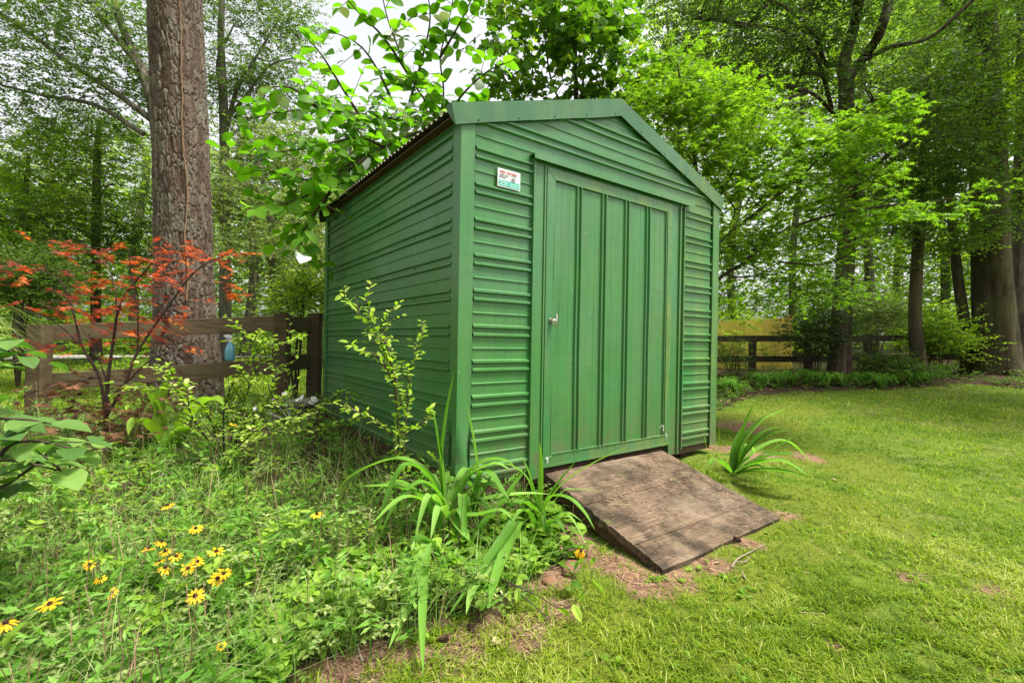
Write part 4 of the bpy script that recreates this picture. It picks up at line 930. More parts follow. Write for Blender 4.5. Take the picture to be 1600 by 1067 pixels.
leafy_branches(w, ml, [
    [(703, 228, 6.7), (672, 170, 6.4), (640, 120, 6.2), (620, 70, 6), (603, 20, 5.8), (590, -50, 5.7)], [(703, 228, 6.7), (690, 190, 6.5), (693, 140, 6.3), (688, 90, 6.2), (700, 40, 6), (715, -40, 5.9)],
    [(703, 228, 6.7), (670, 200, 6.4), (610, 185, 6.0), (560, 178, 5.6), (500, 172, 5.2), (440, 175, 4.9), (385, 188, 4.7)], [(670, 200, 6.4), (600, 230, 5.7), (540, 268, 5.3), (480, 305, 5.0), (430, 322, 4.8), (395, 335, 4.7)],
    [(560, 178, 5.6), (530, 130, 5.4), (505, 90, 5.2), (482, 62, 5.1)], [(620, 175, 6.1), (590, 110, 5.8), (560, 70, 5.6), (515, 48, 5.5)], [(690, 190, 6.5), (730, 140, 6.2), (765, 110, 6), (800, 95, 5.9)],
    [(640, 120, 6.2), (600, 60, 5.9), (560, 20, 5.7), (535, -10, 5.6)], [(688, 90, 6.2), (722, 30, 6), (750, -30, 5.9)], [(600, 230, 5.7), (560, 215, 5.4), (490, 230, 5.1), (420, 240, 4.9)],
    [(560, 250, 5.5), (500, 280, 5.2), (450, 275, 5.0), (405, 262, 4.9)], [(640, 160, 6.1), (660, 90, 6), (672, 30, 5.9), (665, -30, 5.8)], [(540, 268, 5.3), (490, 335, 5.0), (470, 372, 4.9), (480, 410, 4.85)], [(500, 172, 5.2), (460, 140, 5.0), (425, 135, 4.9)]],
        .20, ROUND, .10, r0=.018, twig=.42, nl=4, tw_every=3)
blobs(ml, w, [(560, 225, 5.7, 80, 40, .6), (640, 225, 6.2, 60, 40, .5), (640, 165, 6.2, 40, 26, .5), (700, 180, 6.5, 40, 30, .4), (490, 310, 5.1, 40, 35, .35), (600, 290, 5.9, 60, 30, .4)], 230, .35, 4, .155, ROUND, clump=6, sig=.3, flat=.8, droop=.5, twr=.005)
w.build('trunk', M_barkd, t, smooth=True); ml.build('crown', LM['snow'], t, smooth=True)

tree('tulip_tree', 'young tree with notched four-lobed leaves standing against the sky above the roof ridge', [(900, 560, 7.8), (900, 200, 7.8), (899, 90, 7.8), (896, -60, 7.8)], [.05, .04, .03, .015],
     [(885, -20, 7.6, 95, 50, .8), (850, 55, 7.6, 75, 40, .7), (925, 70, 7.6, 50, 45, .7), (800, 110, 7.3, 40, 28, .5), (880, 125, 7.6, 100, 24, .7), (955, 125, 7.4, 60, 28, .6), (800, 20, 7.5, 40, 30, .5), (1000, 150, 7.2, 40, 24, .5)],
     560, .5, .15, LM['tulip'], M_barkd, length=.4, nleaf=5, tp=TULIP, sig=.2, clump=7, droop=.5, flat=.7, lr=.014, flare=1.1, extra=[([(905, 300, 7.8), (912, 100, 7.7), (918, -30, 7.7)], .025, .01), ([(893, 200, 7.8), (860, 120, 7.6), (850, 30, 7.5)], .02, .01)])
# ---- lime green maple to the right of the shed
q = P(1090, 620, 6.4); t = thing('green_maple', 'lime-green fine-leaved maple arching out from behind the right side of the shed', 'tree', (q[0], q[1], float(G(q[0], q[1]))))
w = MB(); ml = MB()
paths = [([(1090, 600, 6.4), (1100, 480, 6.3), (1121, 438, 6.2), (1160, 412, 6), (1200, 374, 5.9), (1260, 347, 5.8), (1330, 330, 5.6), (1400, 320, 5.4)], .03), ([(1090, 560, 6.4), (1100, 420, 6.3), (1121, 382, 6.2), (1190, 325, 6), (1235, 290, 5.9), (1300, 232, 5.7), (1375, 172, 5.5)], .026),
         ([(1138, 434, 6.1), (1180, 430, 6), (1218, 410, 5.9)], .014), ([(1090, 600, 6.5), (1092, 350, 6.6), (1084, 230, 6.6), (1065, 140, 6.6), (1055, 70, 6.6)], .03), ([(1092, 380, 6.5), (1150, 260, 6.3), (1210, 200, 6.2), (1280, 150, 6.1)], .02),
         ([(1218, 410, 5.9), (1290, 412, 5.8), (1350, 385, 5.6), (1390, 372, 5.5)], .012), ([(1086, 260, 6.6), (1040, 190, 6.6), (1010, 160, 6.5)], .014), ([(1400, 320, 5.4), (1460, 315, 5.3), (1530, 300, 5.2)], .008), ([(1150, 330, 6.2), (1110, 260, 6.2), (1085, 190, 6.2)], .01)]
for pts, r0 in paths: qq = smooth_path([P(*p) for p in pts], 8); w.tube(qq, np.linspace(r0, r0 * .35, len(qq)), 7)
bl = [(1060, 110, 6.6, 30, 40, .4), (1030, 170, 6.5, 45, 25, .4), (1100, 170, 6.4, 55, 30, .5), (1090, 240, 6.2, 50, 30, .5), (1160, 200, 6.2, 60, 26, .5), (1190, 260, 6.1, 60, 24, .5), (1150, 300, 6.1, 55, 22, .5), (1250, 210, 6, 55, 20, .45), (1270, 270, 5.9, 60, 18, .45),
      (1330, 215, 5.7, 55, 20, .4), (1375, 180, 5.5, 40, 16, .35), (1340, 280, 5.7, 45, 14, .4), (1230, 330, 5.9, 70, 18, .45), (1310, 335, 5.7, 65, 12, .4), (1390, 325, 5.4, 40, 10, .3), (1170, 370, 6, 50, 20, .4), (1250, 385, 5.9, 60, 14, .4), (1330, 385, 5.7, 50, 10, .35),
      (1480, 318, 5.3, 40, 8, .3), (1525, 300, 5.2, 22, 6, .2), (1150, 410, 6.3, 30, 14, .35), (1120, 150, 6.6, 50, 30, .5), (1300, 240, 5.8, 40, 14, .35), (1410, 345, 5.4, 30, 9, .3), (1400, 200, 5.5, 22, 10, .25)]
blobs(ml, w, bl, 2100, .26, 8, .082, MAPLE, clump=9, sig=.22, flat=1.4, droop=.35, twr=.0025)
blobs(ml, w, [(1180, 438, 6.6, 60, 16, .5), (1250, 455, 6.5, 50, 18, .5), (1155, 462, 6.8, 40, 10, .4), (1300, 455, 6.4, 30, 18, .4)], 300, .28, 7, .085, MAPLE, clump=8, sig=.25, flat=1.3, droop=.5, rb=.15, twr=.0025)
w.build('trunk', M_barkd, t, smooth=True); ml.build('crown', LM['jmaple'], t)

# ---- red maple in the left bed
q = P(165, 690, 4.0); t = thing('red_maple', 'small maple with layered red and orange leaves in front of the left fence', 'tree', (q[0], q[1], float(G(q[0], q[1]))))
w = MB(); ml = MB()
for pts, r0 in (([(166, 720, 4.0), (165, 660, 4.0), (168, 600, 4.0), (176, 540, 4.0), (190, 470, 4.0), (240, 408, 4.0)], .02), ([(165, 650, 4.0), (155, 590, 3.95), (128, 540, 3.9), (112, 480, 3.85), (95, 440, 3.8), (60, 420, 3.7)], .013),
                ([(166, 650, 4.0), (195, 600, 4.0), (215, 550, 4.05), (262, 480, 4.1), (310, 420, 4.1), (370, 392, 4.1)], .014), ([(176, 540, 4.0), (182, 480, 3.9), (170, 420, 3.9), (130, 378, 3.9)], .008), ([(215, 550, 4.05), (215, 490, 4), (205, 430, 3.95), (200, 390, 3.9)], .008),
                ([(262, 480, 4.1), (300, 470, 4), (340, 455, 4)], .006), ([(128, 540, 3.9), (80, 500, 3.8), (20, 480, 3.7)], .007), ([(195, 600, 4), (240, 560, 4), (300, 540, 4)], .007), ([(168, 600, 4), (150, 550, 4), (120, 500, 4.1)], .006), ([(155, 590, 3.95), (110, 600, 3.9), (60, 625, 3.8)], .005)):
    qq = smooth_path([P(*p) for p in pts], 7); w.tube(qq, np.linspace(r0, r0 * .3, len(qq)), 7)
rb_ = [(130, 378, 3.9, 14, 6), (160, 398, 3.9, 30, 8), (185, 408, 3.9, 30, 8), (250, 402, 4, 34, 8), (275, 412, 4, 40, 8), (330, 402, 4.1, 28, 7), (370, 392, 4.1, 14, 6), (60, 425, 3.7, 34, 6), (95, 440, 3.8, 30, 8), (205, 432, 3.95, 24, 8), (160, 470, 3.9, 26, 8), (310, 440, 4, 36, 6), (350, 455, 4, 14, 5),
       (180, 505, 3.9, 50, 10), (120, 500, 4, 40, 8), (250, 500, 4, 46, 8), (20, 480, 3.7, 30, 6), (240, 385, 4, 16, 5), (295, 470, 4, 30, 6), (75, 550, 3.8, 16, 5), (280, 540, 4, 30, 7), (160, 545, 4, 50, 9), (75, 390, 3.7, 14, 5), (280, 380, 4.0, 12, 5), (200, 450, 4, 40, 8), (215, 480, 4, 40, 8), (50, 412, 3.65, 20, 5)]
blobs(ml, w, [(*b_, .3) for b_ in rb_], 235, .14, 6, .075, REDMAP, clump=6, sig=.3, flat=1.7, droop=.25, twr=.0015, rb=.55)
w.build('trunk', M_redtwig, t, smooth=True); ml.build('crown', LM['red'], t)
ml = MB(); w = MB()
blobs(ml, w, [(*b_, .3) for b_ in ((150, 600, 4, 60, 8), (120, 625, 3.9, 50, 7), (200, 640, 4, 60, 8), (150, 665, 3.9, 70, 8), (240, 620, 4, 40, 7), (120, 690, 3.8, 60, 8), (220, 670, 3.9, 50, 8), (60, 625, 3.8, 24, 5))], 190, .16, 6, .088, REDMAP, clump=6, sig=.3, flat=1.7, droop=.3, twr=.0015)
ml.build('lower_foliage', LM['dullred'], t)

# ---- shrubs and saplings of the bed
def stemmed(name, label, cat, stems, leaf, size, tp, mlf, r0=.008, step=.05, nl=4, twig=.14, mtw=M_twig, group=None, **kw):
    q = P(*stems[0][0]); gz_ = float(G(q[0], q[1])); t = thing(name, label, cat, (q[0], q[1], gz_), group); w = MB(); ml = MB()
    q0 = P(*stems[0][0]); snapped = []
    for st in stems:
        near = np.linalg.norm(P(*st[0]) - q0) < .32 and st[0][1] > stems[0][0][1] - 45
        snapped.append([stems[0][0]] + list(st[1:]) if near else st)
    leafy_branches(w, ml, snapped, size, tp, step, r0=r0, twig=twig, nl=nl, **kw)
    w.build('stem', mtw, t, smooth=True); ml.build('foliage', mlf, t); return t
stemmed('sapling', 'thin sapling with yellow-edged young leaves in front of the shed side wall', 'sapling',
        [[(622, 800, 2.9), (622, 700, 2.9), (618, 610, 2.9), (600, 550, 2.9), (568, 500, 2.9), (545, 470, 2.9), (533, 462, 2.9)], [(620, 640, 2.9), (610, 560, 2.88), (585, 500, 2.85), (572, 465, 2.85)], [(628, 780, 2.9), (632, 680, 2.9), (640, 600, 2.9), (652, 545, 2.92), (662, 512, 2.95)],
         [(618, 610, 2.9), (595, 560, 2.8), (560, 545, 2.75), (545, 535, 2.7)], [(620, 600, 2.9), (600, 520, 2.95), (610, 485, 3)], [(622, 690, 2.9), (590, 660, 2.8), (550, 640, 2.75), (530, 632, 2.7)], [(632, 680, 2.9), (660, 660, 2.9), (672, 640, 2.9)]],
        None, .062, OVAL, LM['lime'], r0=.006, step=.028, nl=4, twig=.13, droop=.15, flat=1.1, tw_every=3, rb=.55)
stemmed('yellow_green_shrub', 'arching shrub with small lime-green leaves in front of the left fence', 'shrub',
        [[(350, 720, 3.7), (370, 660, 3.7), (392, 600, 3.7), (420, 550, 3.75), (470, 525, 3.8)], [(350, 720, 3.7), (350, 640, 3.65), (370, 590, 3.6), (400, 545, 3.6), (375, 510, 3.6)], [(350, 700, 3.7), (320, 640, 3.6), (270, 610, 3.5), (210, 605, 3.5)],
         [(360, 700, 3.7), (410, 640, 3.7), (430, 590, 3.7), (425, 540, 3.8)], [(360, 720, 3.7), (420, 680, 3.7), (470, 650, 3.8), (520, 625, 3.9)], [(345, 720, 3.7), (300, 650, 3.4), (290, 600, 3.4), (250, 580, 3.4)], [(365, 680, 3.7), (400, 640, 3.7), (440, 630, 3.7), (452, 610, 3.7)],
         [(350, 720, 3.5), (380, 690, 3.4), (420, 660, 3.3), (460, 655, 3.3)]], None, .062, OVAL, LM['lime'], r0=.007, step=.03, nl=6, twig=.2, droop=.12, flat=1.5, tw_every=2)
for px, d, top, lb in ((363, 2.9, 668, 'tall thin red-stemmed weed with a faded orange bloom left of the shed'), (405, 3.2, 690, 'thin upright weed stalk between the yellow shrub and the shed')):
    stemmed('weed_stalk', lb, 'weed', [[(px, 830, d), (px + 2, 760, d), (px, top, d)]], None, .05, OVAL, LM['herb'], r0=.005, step=.06, side=False, mtw=M_redtwig)
stemmed('leafy_sapling', 'low sapling with oval leaves beside the rear corner of the shed', 'sapling', [[(500, 690, 4.0), (505, 650, 4.0), (530, 620, 3.9), (552, 612, 3.8)], [(500, 690, 4), (480, 650, 4.1), (450, 632, 4.2), (440, 620, 4.2)], [(500, 690, 4), (520, 660, 3.8), (560, 650, 3.6)]], None, .07, OVAL, LM['heart'], r0=.005, step=.05, nl=4, twig=.16)
stemmed('broad_leaf_shrub', 'shrub with large pale-backed oval leaves reaching in from the left edge', 'shrub',
        [[(-160, 860, 1.9), (-80, 790, 1.9), (0, 762, 1.9), (55, 725, 1.9), (90, 690, 1.9)], [(-160, 860, 1.9), (-110, 720, 1.9), (-50, 660, 1.9), (30, 655, 1.85), (80, 662, 1.8)], [(-150, 820, 1.8), (-120, 640, 1.85), (-70, 550, 1.9), (-10, 535, 1.9), (20, 532, 1.9)], [(-110, 720, 1.9), (-50, 720, 1.8), (20, 720, 1.75), (95, 735, 1.75)],
         [(-70, 600, 1.9), (-20, 575, 1.9), (5, 560, 1.9)], [(-50, 790, 1.8), (10, 700, 1.85), (60, 690, 1.8), (110, 700, 1.8)]], None, .135, ROUND, LM['hydr'], r0=.011, step=.07, nl=4, twig=.16, flat=2.2, droop=.1, tw_every=4, rb=.55)
# hosta-like clump by the red maple
def clump(name, label, cat, base, blades, width, mt, fold=.25, mtn=None, group=None, n=9, extra=0, h=.4, parts=None):
    """strap-leaved plant; blades: list of (px,py,d) paths"""
    gz_ = float(H(base[0], base[1])); t = thing(name, label, cat, (base[0], base[1], gz_), group); w = MB()
    for bl_ in blades:
        wd = width
        if isinstance(bl_[-1], float): wd = bl_[-1]; bl_ = bl_[:-1]
        w.ribbon(smooth_path([P(*p) for p in bl_], n), wd * rng.uniform(.85, 1.1), fold, rnd=np.clip(rng.normal(.5, .25), 0, 1))
    for _ in range(extra):
        a = rng.uniform(0, 6.28); o = np.array([math.cos(a), math.sin(a), 0]); b0 = np.array([base[0], base[1], gz_]) + o * rng.uniform(0, .05); hh = h * rng.uniform(.6, 1.1); rch = hh * rng.uniform(.5, 1.2)
        w.ribbon(smooth_path([b0, b0 + o * rch * .35 + UP * hh * .7, b0 + o * rch * .75 + UP * hh * .9, b0 + o * rch * 1.2 + UP * hh * rng.uniform(.3, .8)], 5), width * rng.uniform(.7, 1), fold, rnd=rng.random())
    w.build('leaves', mt, t, smooth=True); return t
b0 = P(268, 700, 4.0)
clump('hosta', 'clump of broad upright green leaves between the red maple and the lime shrub', 'plant', b0[:2],
      [[(262, 700, 4), (258, 650, 4), (262, 610, 4), (270, 575, 4)], [(275, 700, 4), (285, 650, 3.95), (290, 620, 3.95), (275, 590, 3.95)], [(262, 700, 4), (245, 650, 4), (225, 610, 3.9), (205, 598, 3.85)], [(270, 700, 4), (300, 650, 3.9), (330, 625, 3.8), (360, 640, 3.7)], [(262, 710, 4), (240, 680, 3.9), (215, 660, 3.8), (200, 680, 3.7)],
       [(270, 710, 4), (285, 680, 3.9), (300, 670, 3.8), (322, 690, 3.7)], [(268, 700, 4), (250, 640, 4.1), (235, 600, 4.1)]], .15, LM['heart'], .35)
# ornamental grass at the left edge
b0 = P(-95, 640, 4.5); w = MB(); t = thing('ornamental_grass', 'tall arching ornamental grass with pale striped blades at the left edge', 'grass plant', (b0[0], b0[1], float(G(b0[0], b0[1]))))
for _ in range(330):
    a = rng.uniform(0, 6.28); o = np.array([math.cos(a), math.sin(a), 0]); s0 = np.array([b0[0], b0[1], float(G(b0[0], b0[1]))]) + o * rng.uniform(0, .12); hh = rng.uniform(.8, 1.35); rc = rng.uniform(.2, .62)
    w.ribbon(smooth_path([s0, s0 + o * rc * .25 + UP * hh * .65, s0 + o * rc * .7 + UP * hh * .95, s0 + o * rc * 1.25 + UP * hh * rng.uniform(.5, .85)], 5), rng.uniform(.006, .010), .3, rnd=rng.random())
w.build('blades', LM['pale'], t, smooth=True)

# ---- strap-leaved lilies
b0 = P(700, 800, 2.75)
clump('strap_leaf_lily', 'large clump of long arching strap leaves at the front left corner of the shed', 'plant', b0[:2], [
    [(694, 800, 2.8), (690, 738, 2.8), (682, 680, 2.8), (673, 625, 2.8)], [(696, 800, 2.8), (692, 720, 2.82), (700, 640, 2.82), (711, 577, 2.82)], [(746, 800, 2.85), (745, 738, 2.85), (738, 680, 2.85), (728, 627, 2.85)],
    [(698, 796, 2.7), (668, 745, 2.65), (636, 727, 2.55), (612, 762, 2.5), (596, 810, 2.45), (574, 886, 2.4)], [(700, 790, 2.7), (668, 756, 2.6), (640, 764, 2.55), (612, 800, 2.5), (590, 850, 2.45)],
    [(700, 800, 2.7), (670, 780, 2.6), (620, 762, 2.55), (562, 759, 2.5), .062], [(702, 796, 2.75), (668, 740, 2.8), (630, 718, 2.8), (590, 724, 2.8), (540, 752, 2.8), (505, 812, 2.8)], [(690, 770, 2.7), (650, 810, 2.6), (637, 815, 2.6)],
    [(676, 870, 2.4), (672, 848, 2.38), (655, 842, 2.36), (645, 852, 2.34), (644, 872, 2.33)], [(680, 870, 2.4), (670, 846, 2.38), (655, 890, 2.2), (630, 960, 2.0), (606, 1016, 1.84)], [(682, 870, 2.4), (668, 850, 2.37), (662, 900, 2.18), (660, 970, 1.94), (661, 1056, 1.7)], [(684, 870, 2.4), (672, 856, 2.37), (652, 900, 2.2), (640, 950, 2.02)],
    [(800, 830, 2.6), (804, 816, 2.55), (780, 850, 2.45), (745, 900, 2.22), (700, 962, 2.02)], [(806, 830, 2.6), (808, 818, 2.55), (790, 860, 2.45), (772, 910, 2.2), (764, 950, 2.05), .07], [(790, 840, 2.6), (770, 880, 2.4), (740, 920, 2.15), (728, 960, 2.0)],
    [(726, 862, 2.6), (760, 815, 2.65), (790, 780, 2.7), (812, 748, 2.75), (826, 730, 2.75)], [(722, 850, 2.7), (728, 790, 2.7), (722, 775, 2.7), (726, 830, 2.6), (724, 850, 2.55)], [(715, 790, 2.8), (735, 745, 2.8), (770, 725, 2.75), (800, 735, 2.7)], [(705, 795, 2.75), (725, 750, 2.8), (755, 722, 2.8), (790, 720, 2.8), (812, 738, 2.8)],
    [(740, 800, 2.8), (752, 742, 2.75), (766, 742, 2.7), (780, 760, 2.68), (797, 782, 2.65)], [(738, 820, 2.8), (752, 780, 2.8), (768, 745, 2.8), (774, 718, 2.8)], [(700, 800, 2.75), (740, 806, 2.65), (780, 798, 2.6), (802, 812, 2.55)], [(706, 800, 2.75), (760, 780, 2.8), (820, 772, 2.85), (862, 772, 2.9)],
    [(690, 800, 2.75), (660, 800, 2.7), (635, 815, 2.65), (620, 830, 2.65)], [(700, 800, 2.7), (722, 830, 2.6), (734, 845, 2.55)]], .062, LM['strap'], .22, extra=20, h=.36)
b0 = P(846, 800, 3.0)
clump('strap_leaf_lily', 'smaller clump of upright and arching strap leaves against the ramp edge', 'plant', b0[:2], [
    [(845, 800, 3), (847, 760, 3), (847, 720, 3), (843, 689, 3)], [(842, 800, 3), (832, 765, 3), (826, 740, 3), (815, 712, 3)], [(846, 800, 3), (862, 770, 2.95), (886, 738, 2.9), (905, 715, 2.9)], [(846, 800, 2.95), (880, 755, 2.8), (930, 722, 2.75), (985, 696, 2.7), .03],
    [(848, 800, 2.9), (862, 776, 2.8), (890, 780, 2.7), (912, 800, 2.65), (930, 828, 2.6), .042], [(840, 790, 3.0), (800, 772, 3.0), (772, 780, 2.95)], [(848, 805, 3), (880, 768, 3), (900, 765, 3), (950, 767, 2.9), .02], [(840, 800, 3), (825, 750, 3.05), (800, 728, 3.05), (770, 724, 3.0), .028],
    [(850, 805, 2.9), (880, 800, 2.7), (900, 820, 2.6), (915, 850, 2.5), .02], [(842, 800, 2.95), (815, 785, 2.9), (790, 795, 2.8)]], .055, LM['strap'], .25, extra=5, h=.25)
b0 = P(1148, 738, 4.3)
clump('strap_leaf_lily', 'dark green clump of strap leaves at the front right corner of the shed', 'plant', b0[:2], [
    [(1146, 735, 4.3), (1155, 700, 4.3), (1167, 660, 4.3), (1178, 630, 4.3)], [(1148, 735, 4.3), (1165, 690, 4.25), (1195, 655, 4.2), (1221, 642, 4.2), (1249, 625, 4.15), .035], [(1150, 735, 4.3), (1170, 700, 4.2), (1195, 675, 4.2), (1222, 666, 4.2)],
    [(1150, 738, 4.3), (1185, 715, 4.2), (1225, 692, 4.15), (1260, 668, 4.1), .035], [(1150, 738, 4.2), (1180, 722, 4.1), (1215, 710, 4.05), (1255, 710, 4.0)], [(1150, 740, 4.2), (1185, 724, 4.05), (1225, 722, 3.95), (1268, 746, 3.85)], [(1150, 740, 4.2), (1190, 735, 4.0), (1232, 738, 3.9), (1262, 748, 3.85)],
    [(1145, 738, 4.3), (1160, 690, 4.3), (1180, 665, 4.3), (1200, 645, 4.3)], [(1150, 735, 4.3), (1190, 700, 4.4), (1230, 690, 4.4), (1270, 725, 4.3)], [(1142, 738, 4.2), (1120, 720, 4.1), (1105, 728, 4.0)], [(1148, 738, 4.2), (1178, 728, 4.1), (1200, 732, 4.1)], [(1150, 738, 4.25), (1170, 705, 4.2), (1200, 680, 4.2), (1235, 672, 4.15)], [(1146, 738, 4.3), (1150, 700, 4.35), (1160, 665, 4.4)]], .078, LM['strap'], .25, extra=3, h=.3)
b0 = P(1108, 735, 4.0)
clump('grass_tuft', 'thin wispy grass tuft growing at the right edge of the ramp', 'grass', b0[:2], [[(1108, 735, 4), (1104, 700, 4), (1096, 665, 4), .012], [(1108, 735, 4), (1122, 700, 4), (1125, 660, 4), .01]], .012, LM['grass'], .2, extra=26, h=.2)

# ---- black-eyed susans
M_petal = leafmat('petals', [(0, (.55, .22, .008)), (.5, (.80, .42, .012)), (1, (.88, .54, .02))], .3, (1.1, 1.0, .8)); M_cone = plain('flower_cone', (.035, .015, .012), .9, 0, .1)
PETAL = tpl([(0, 0, 0), (.4, .17, .02), (.8, .14, -.02), (1, 0, -.06), (.8, -.14, -.02), (.4, -.17, .02)], [(0, 1, 2, 3), (0, 3, 4, 5)])
FL = [(262, 789, .15, 1.1, 'yellow flower seen edge-on, topmost of the daisies in the bed'), (306, 825, .1, 1.0, 'round open yellow flower below the topmost edge-on one'), (495, 803, 1.0, 1.0, 'lone open yellow flower facing out just left of the strap-leaf clump'),
      (253, 845, .2, .9, 'yellow flower uppermost in the middle cluster'), (232, 857, .15, .9, 'yellow flower at the left end of the middle cluster'), (258, 860, .2, .8, 'small yellow flower in the core of the middle cluster'), (275, 868, .1, .9, 'tilted yellow flower right of the middle cluster core'),
      (249, 876, .1, .7, 'small low yellow flower left in the middle cluster'), (258, 886, .3, 1.0, 'yellow flower lowest in the left half of the cluster'), (338, 861, .15, 1.1, 'wide yellow flower seen side-on at the right of the cluster'), (308, 877, .8, 1.0, 'orange-yellow flower facing out at cluster centre'),
      (294, 887, .6, .9, 'dark-eyed flower touching the central one from below'), (350, 895, .5, 1.1, 'upper flower of the overlapping pair at the right'), (340, 903, .9, 1.1, 'lower dark-eyed flower of the overlapping pair at the right'), (305, 930, .9, 1.1, 'lowest open flower standing below the cluster'),
      (140, 881, .3, .7, 'small orange flower alone left of the cluster'), (157, 903, .3, .7, 'dull small flower beneath the lone left one'), (173, 925, .6, .7, 'small half-hidden flower below the two left ones'), (78, 943, .15, 1.2, 'largest yellow flower seen side-on near the lower left'), (9, 972, .2, 1.1, 'yellow flower cut by the left edge'),
      (346, 1009, .2, .35, 'tiny yellow bud near the bottom'), (908, 860, -1, 1.35, 'drooping yellow flower head beside the left edge of the ramp'), (365, 662, .2, .7, 'faded yellow bloom on top of the red weed stalk')]
cen = np.array([[math.cos(a), math.sin(a)] for a in np.linspace(0, 6.28, 13)[:-1]])
for px, py, face, s_, lb in FL:
    hgt = .32 if px < 600 else .22
    if py < 700: d = 2.9
    else:
        d = 2.2
        for _ in range(8):
            qq = P(px, py, d); d = np.clip(d * .5 + .5 * (CAM[2] - (float(G(qq[0], qq[1])) + hgt)) * F / (py - 530), 1.3, 3.2)
    c_ = P(px, py, d); gz_ = float(H(c_[0], c_[1])); droop_ = face < 0; face = abs(face) if not droop_ else .1
    lean = rng.normal(0, .05, 2); base = np.array([c_[0] + lean[0], c_[1] + lean[1], gz_])
    t = thing('black_eyed_susan', lb, 'flower', base, 'black-eyed susans in the bed')
    nrm_ = unit(UP * (1.0 - face * .35) + (CAM - c_) / np.linalg.norm(CAM - c_) * face + rng.normal(0, .3, 3))
    w = MB(); sp = smooth_path([base, base * .5 + c_ * .5 + rng.normal(0, .012, 3), c_ - nrm_ * .008], 6); w.tube(sp, np.linspace(.0028, .002, len(sp)), 6)
    m_ = 7; k_ = rng.integers(1, len(sp) - 3, m_); dd = rng.normal(0, 1, (m_, 3)); dd[:, 2] = abs(dd[:, 2]) * .5
    w.leaves(OVAL, sp[k_], dd, np.tile(UP, (m_, 1)) + rng.normal(0, .3, (m_, 3)), rng.uniform(.05, .09, m_), rng.random(m_), wid=.8)
    w.build('stem', LM['strap'], t)
    e1 = unit(np.cross(nrm_, np.array([.3, .2, .9]))); e2 = np.cross(nrm_, e1); npz = 12
    a = np.linspace(0, 2*math.pi, npz, endpoint=False) + rng.normal(0, .08, npz)
    dv = np.cos(a)[:, None] * e1 + np.sin(a)[:, None] * e2; bend = (-1.1 if droop_ else rng.uniform(-.7, .1)); dv = dv + nrm_ * (bend + rng.normal(0, .1, (npz, 1)))
    w = MB(); R_ = .027 * s_; w.leaves(PETAL, c_ + dv * .006, dv, np.tile(nrm_, (npz, 1)) + rng.normal(0, .12, (npz, 3)), R_ * rng.uniform(.85, 1.1, npz), np.clip(rng.normal(.55, .25, npz), 0, 1), wid=.9); w.build('petals', M_petal, t)
    w = MB(); rr_ = .0075 * min(s_, 1.1); w.tube([c_ - nrm_ * .002, c_ + nrm_ * rr_ * .4, c_ + nrm_ * rr_ * .9, c_ + nrm_ * rr_ * 1.2], [rr_ * .9, rr_, rr_ * .7, rr_ * .2], 10); w.build('cone', M_cone, t, smooth=True)
# stalk with long leaves under the drooping flower
stemmed('trailing_weed', 'trailing weed with long pointed leaves hanging at the lawn edge below the ramp', 'weed', [[(785, 905, 2.3), (800, 912, 2.25), (840, 930, 2.2), (880, 950, 2.15), (915, 920, 2.15), (930, 880, 2.2)], [(840, 930, 2.2), (850, 960, 2.15), (862, 985, 2.1)]], None, .085, OVAL, LM['lime'], r0=.004, step=.07, side=False, droop=1.6, rb=.3)

# ================================================================== ground cover
def scatter(n, box, keep=None, dmin=1.1):
    px = rng.uniform(box[0], box[2], n); py = rng.uniform(box[1], box[3], n); q_, d = PGH(px, py); ok = (d > dmin) & (d < 55)
    ok &= ~((q_[:, 0] > -.06) & (q_[:, 0] < W + .06) & (q_[:, 1] > -.05) & (q_[:, 1] < L + .2))
    ok &= ~((q_[:, 0] > .66) & (q_[:, 0] < 2.16) & (q_[:, 1] > -1.12) & (q_[:, 1] < .1))
    bd, rb2, s_, mo = masks(q_[:, 0], q_[:, 1]); pr = keep(q_, d, bd, rb2, s_, mo) if keep else 1.0
    ok &= rng.random(n) < pr; return q_[ok], d[ok]
def grassblades(name, mt, box, n, keep, h0, h1, w0, wk, lean=.5, rb=.5, rs=.25, dmin=.9):
    q_, d = scatter(n, box, keep, dmin); m_ = len(q_); a = rng.uniform(0, 6.28, m_)
    pn = fbm(q_[:, 0], q_[:, 1], 3.0, 31)
    hh = rng.uniform(h0, h1, m_) * (.7 + .6 * pn) * np.clip(1 + (d - 4) * .05, 1, 1.6); ww = np.maximum(w0, d * wk); o = np.stack([np.cos(a), np.sin(a), 0 * a], -1); sd_ = np.stack([-np.sin(a), np.cos(a), 0 * a], -1)
    l_ = rng.uniform(.15, 1, m_) * lean * hh; l2 = l_ * 2.1
    B = q_ - UP * .004; M_ = B + UP * (hh * .62)[:, None] + o * (l_ * .8)[:, None]; T = B + UP * (hh * (1 - .35 * lean * rng.random(m_)))[:, None] + o * l2[:, None]
    V = np.stack([B - sd_ * ww[:, None] * .5, B + sd_ * ww[:, None] * .5, M_ + sd_ * ww[:, None] * .42, M_ - sd_ * ww[:, None] * .42, T], 1)
    k_ = np.arange(m_)[:, None] * 5; L_ = (k_ + np.array([[0, 1, 2, 3, 3, 2, 4]])).ravel()
    w = MB(); patch = fbm(q_[:, 0], q_[:, 1], 1.6, 44)
    r_ = np.clip(rng.normal(rb, rs, m_) + (patch - .5) * 1.25, 0, 1); w.raw(V.reshape(-1, 3), L_, np.tile([4, 3], m_), np.repeat(r_, 2)); o_ = w.build(name, mt); tag(o_, kind='stuff'); return o_
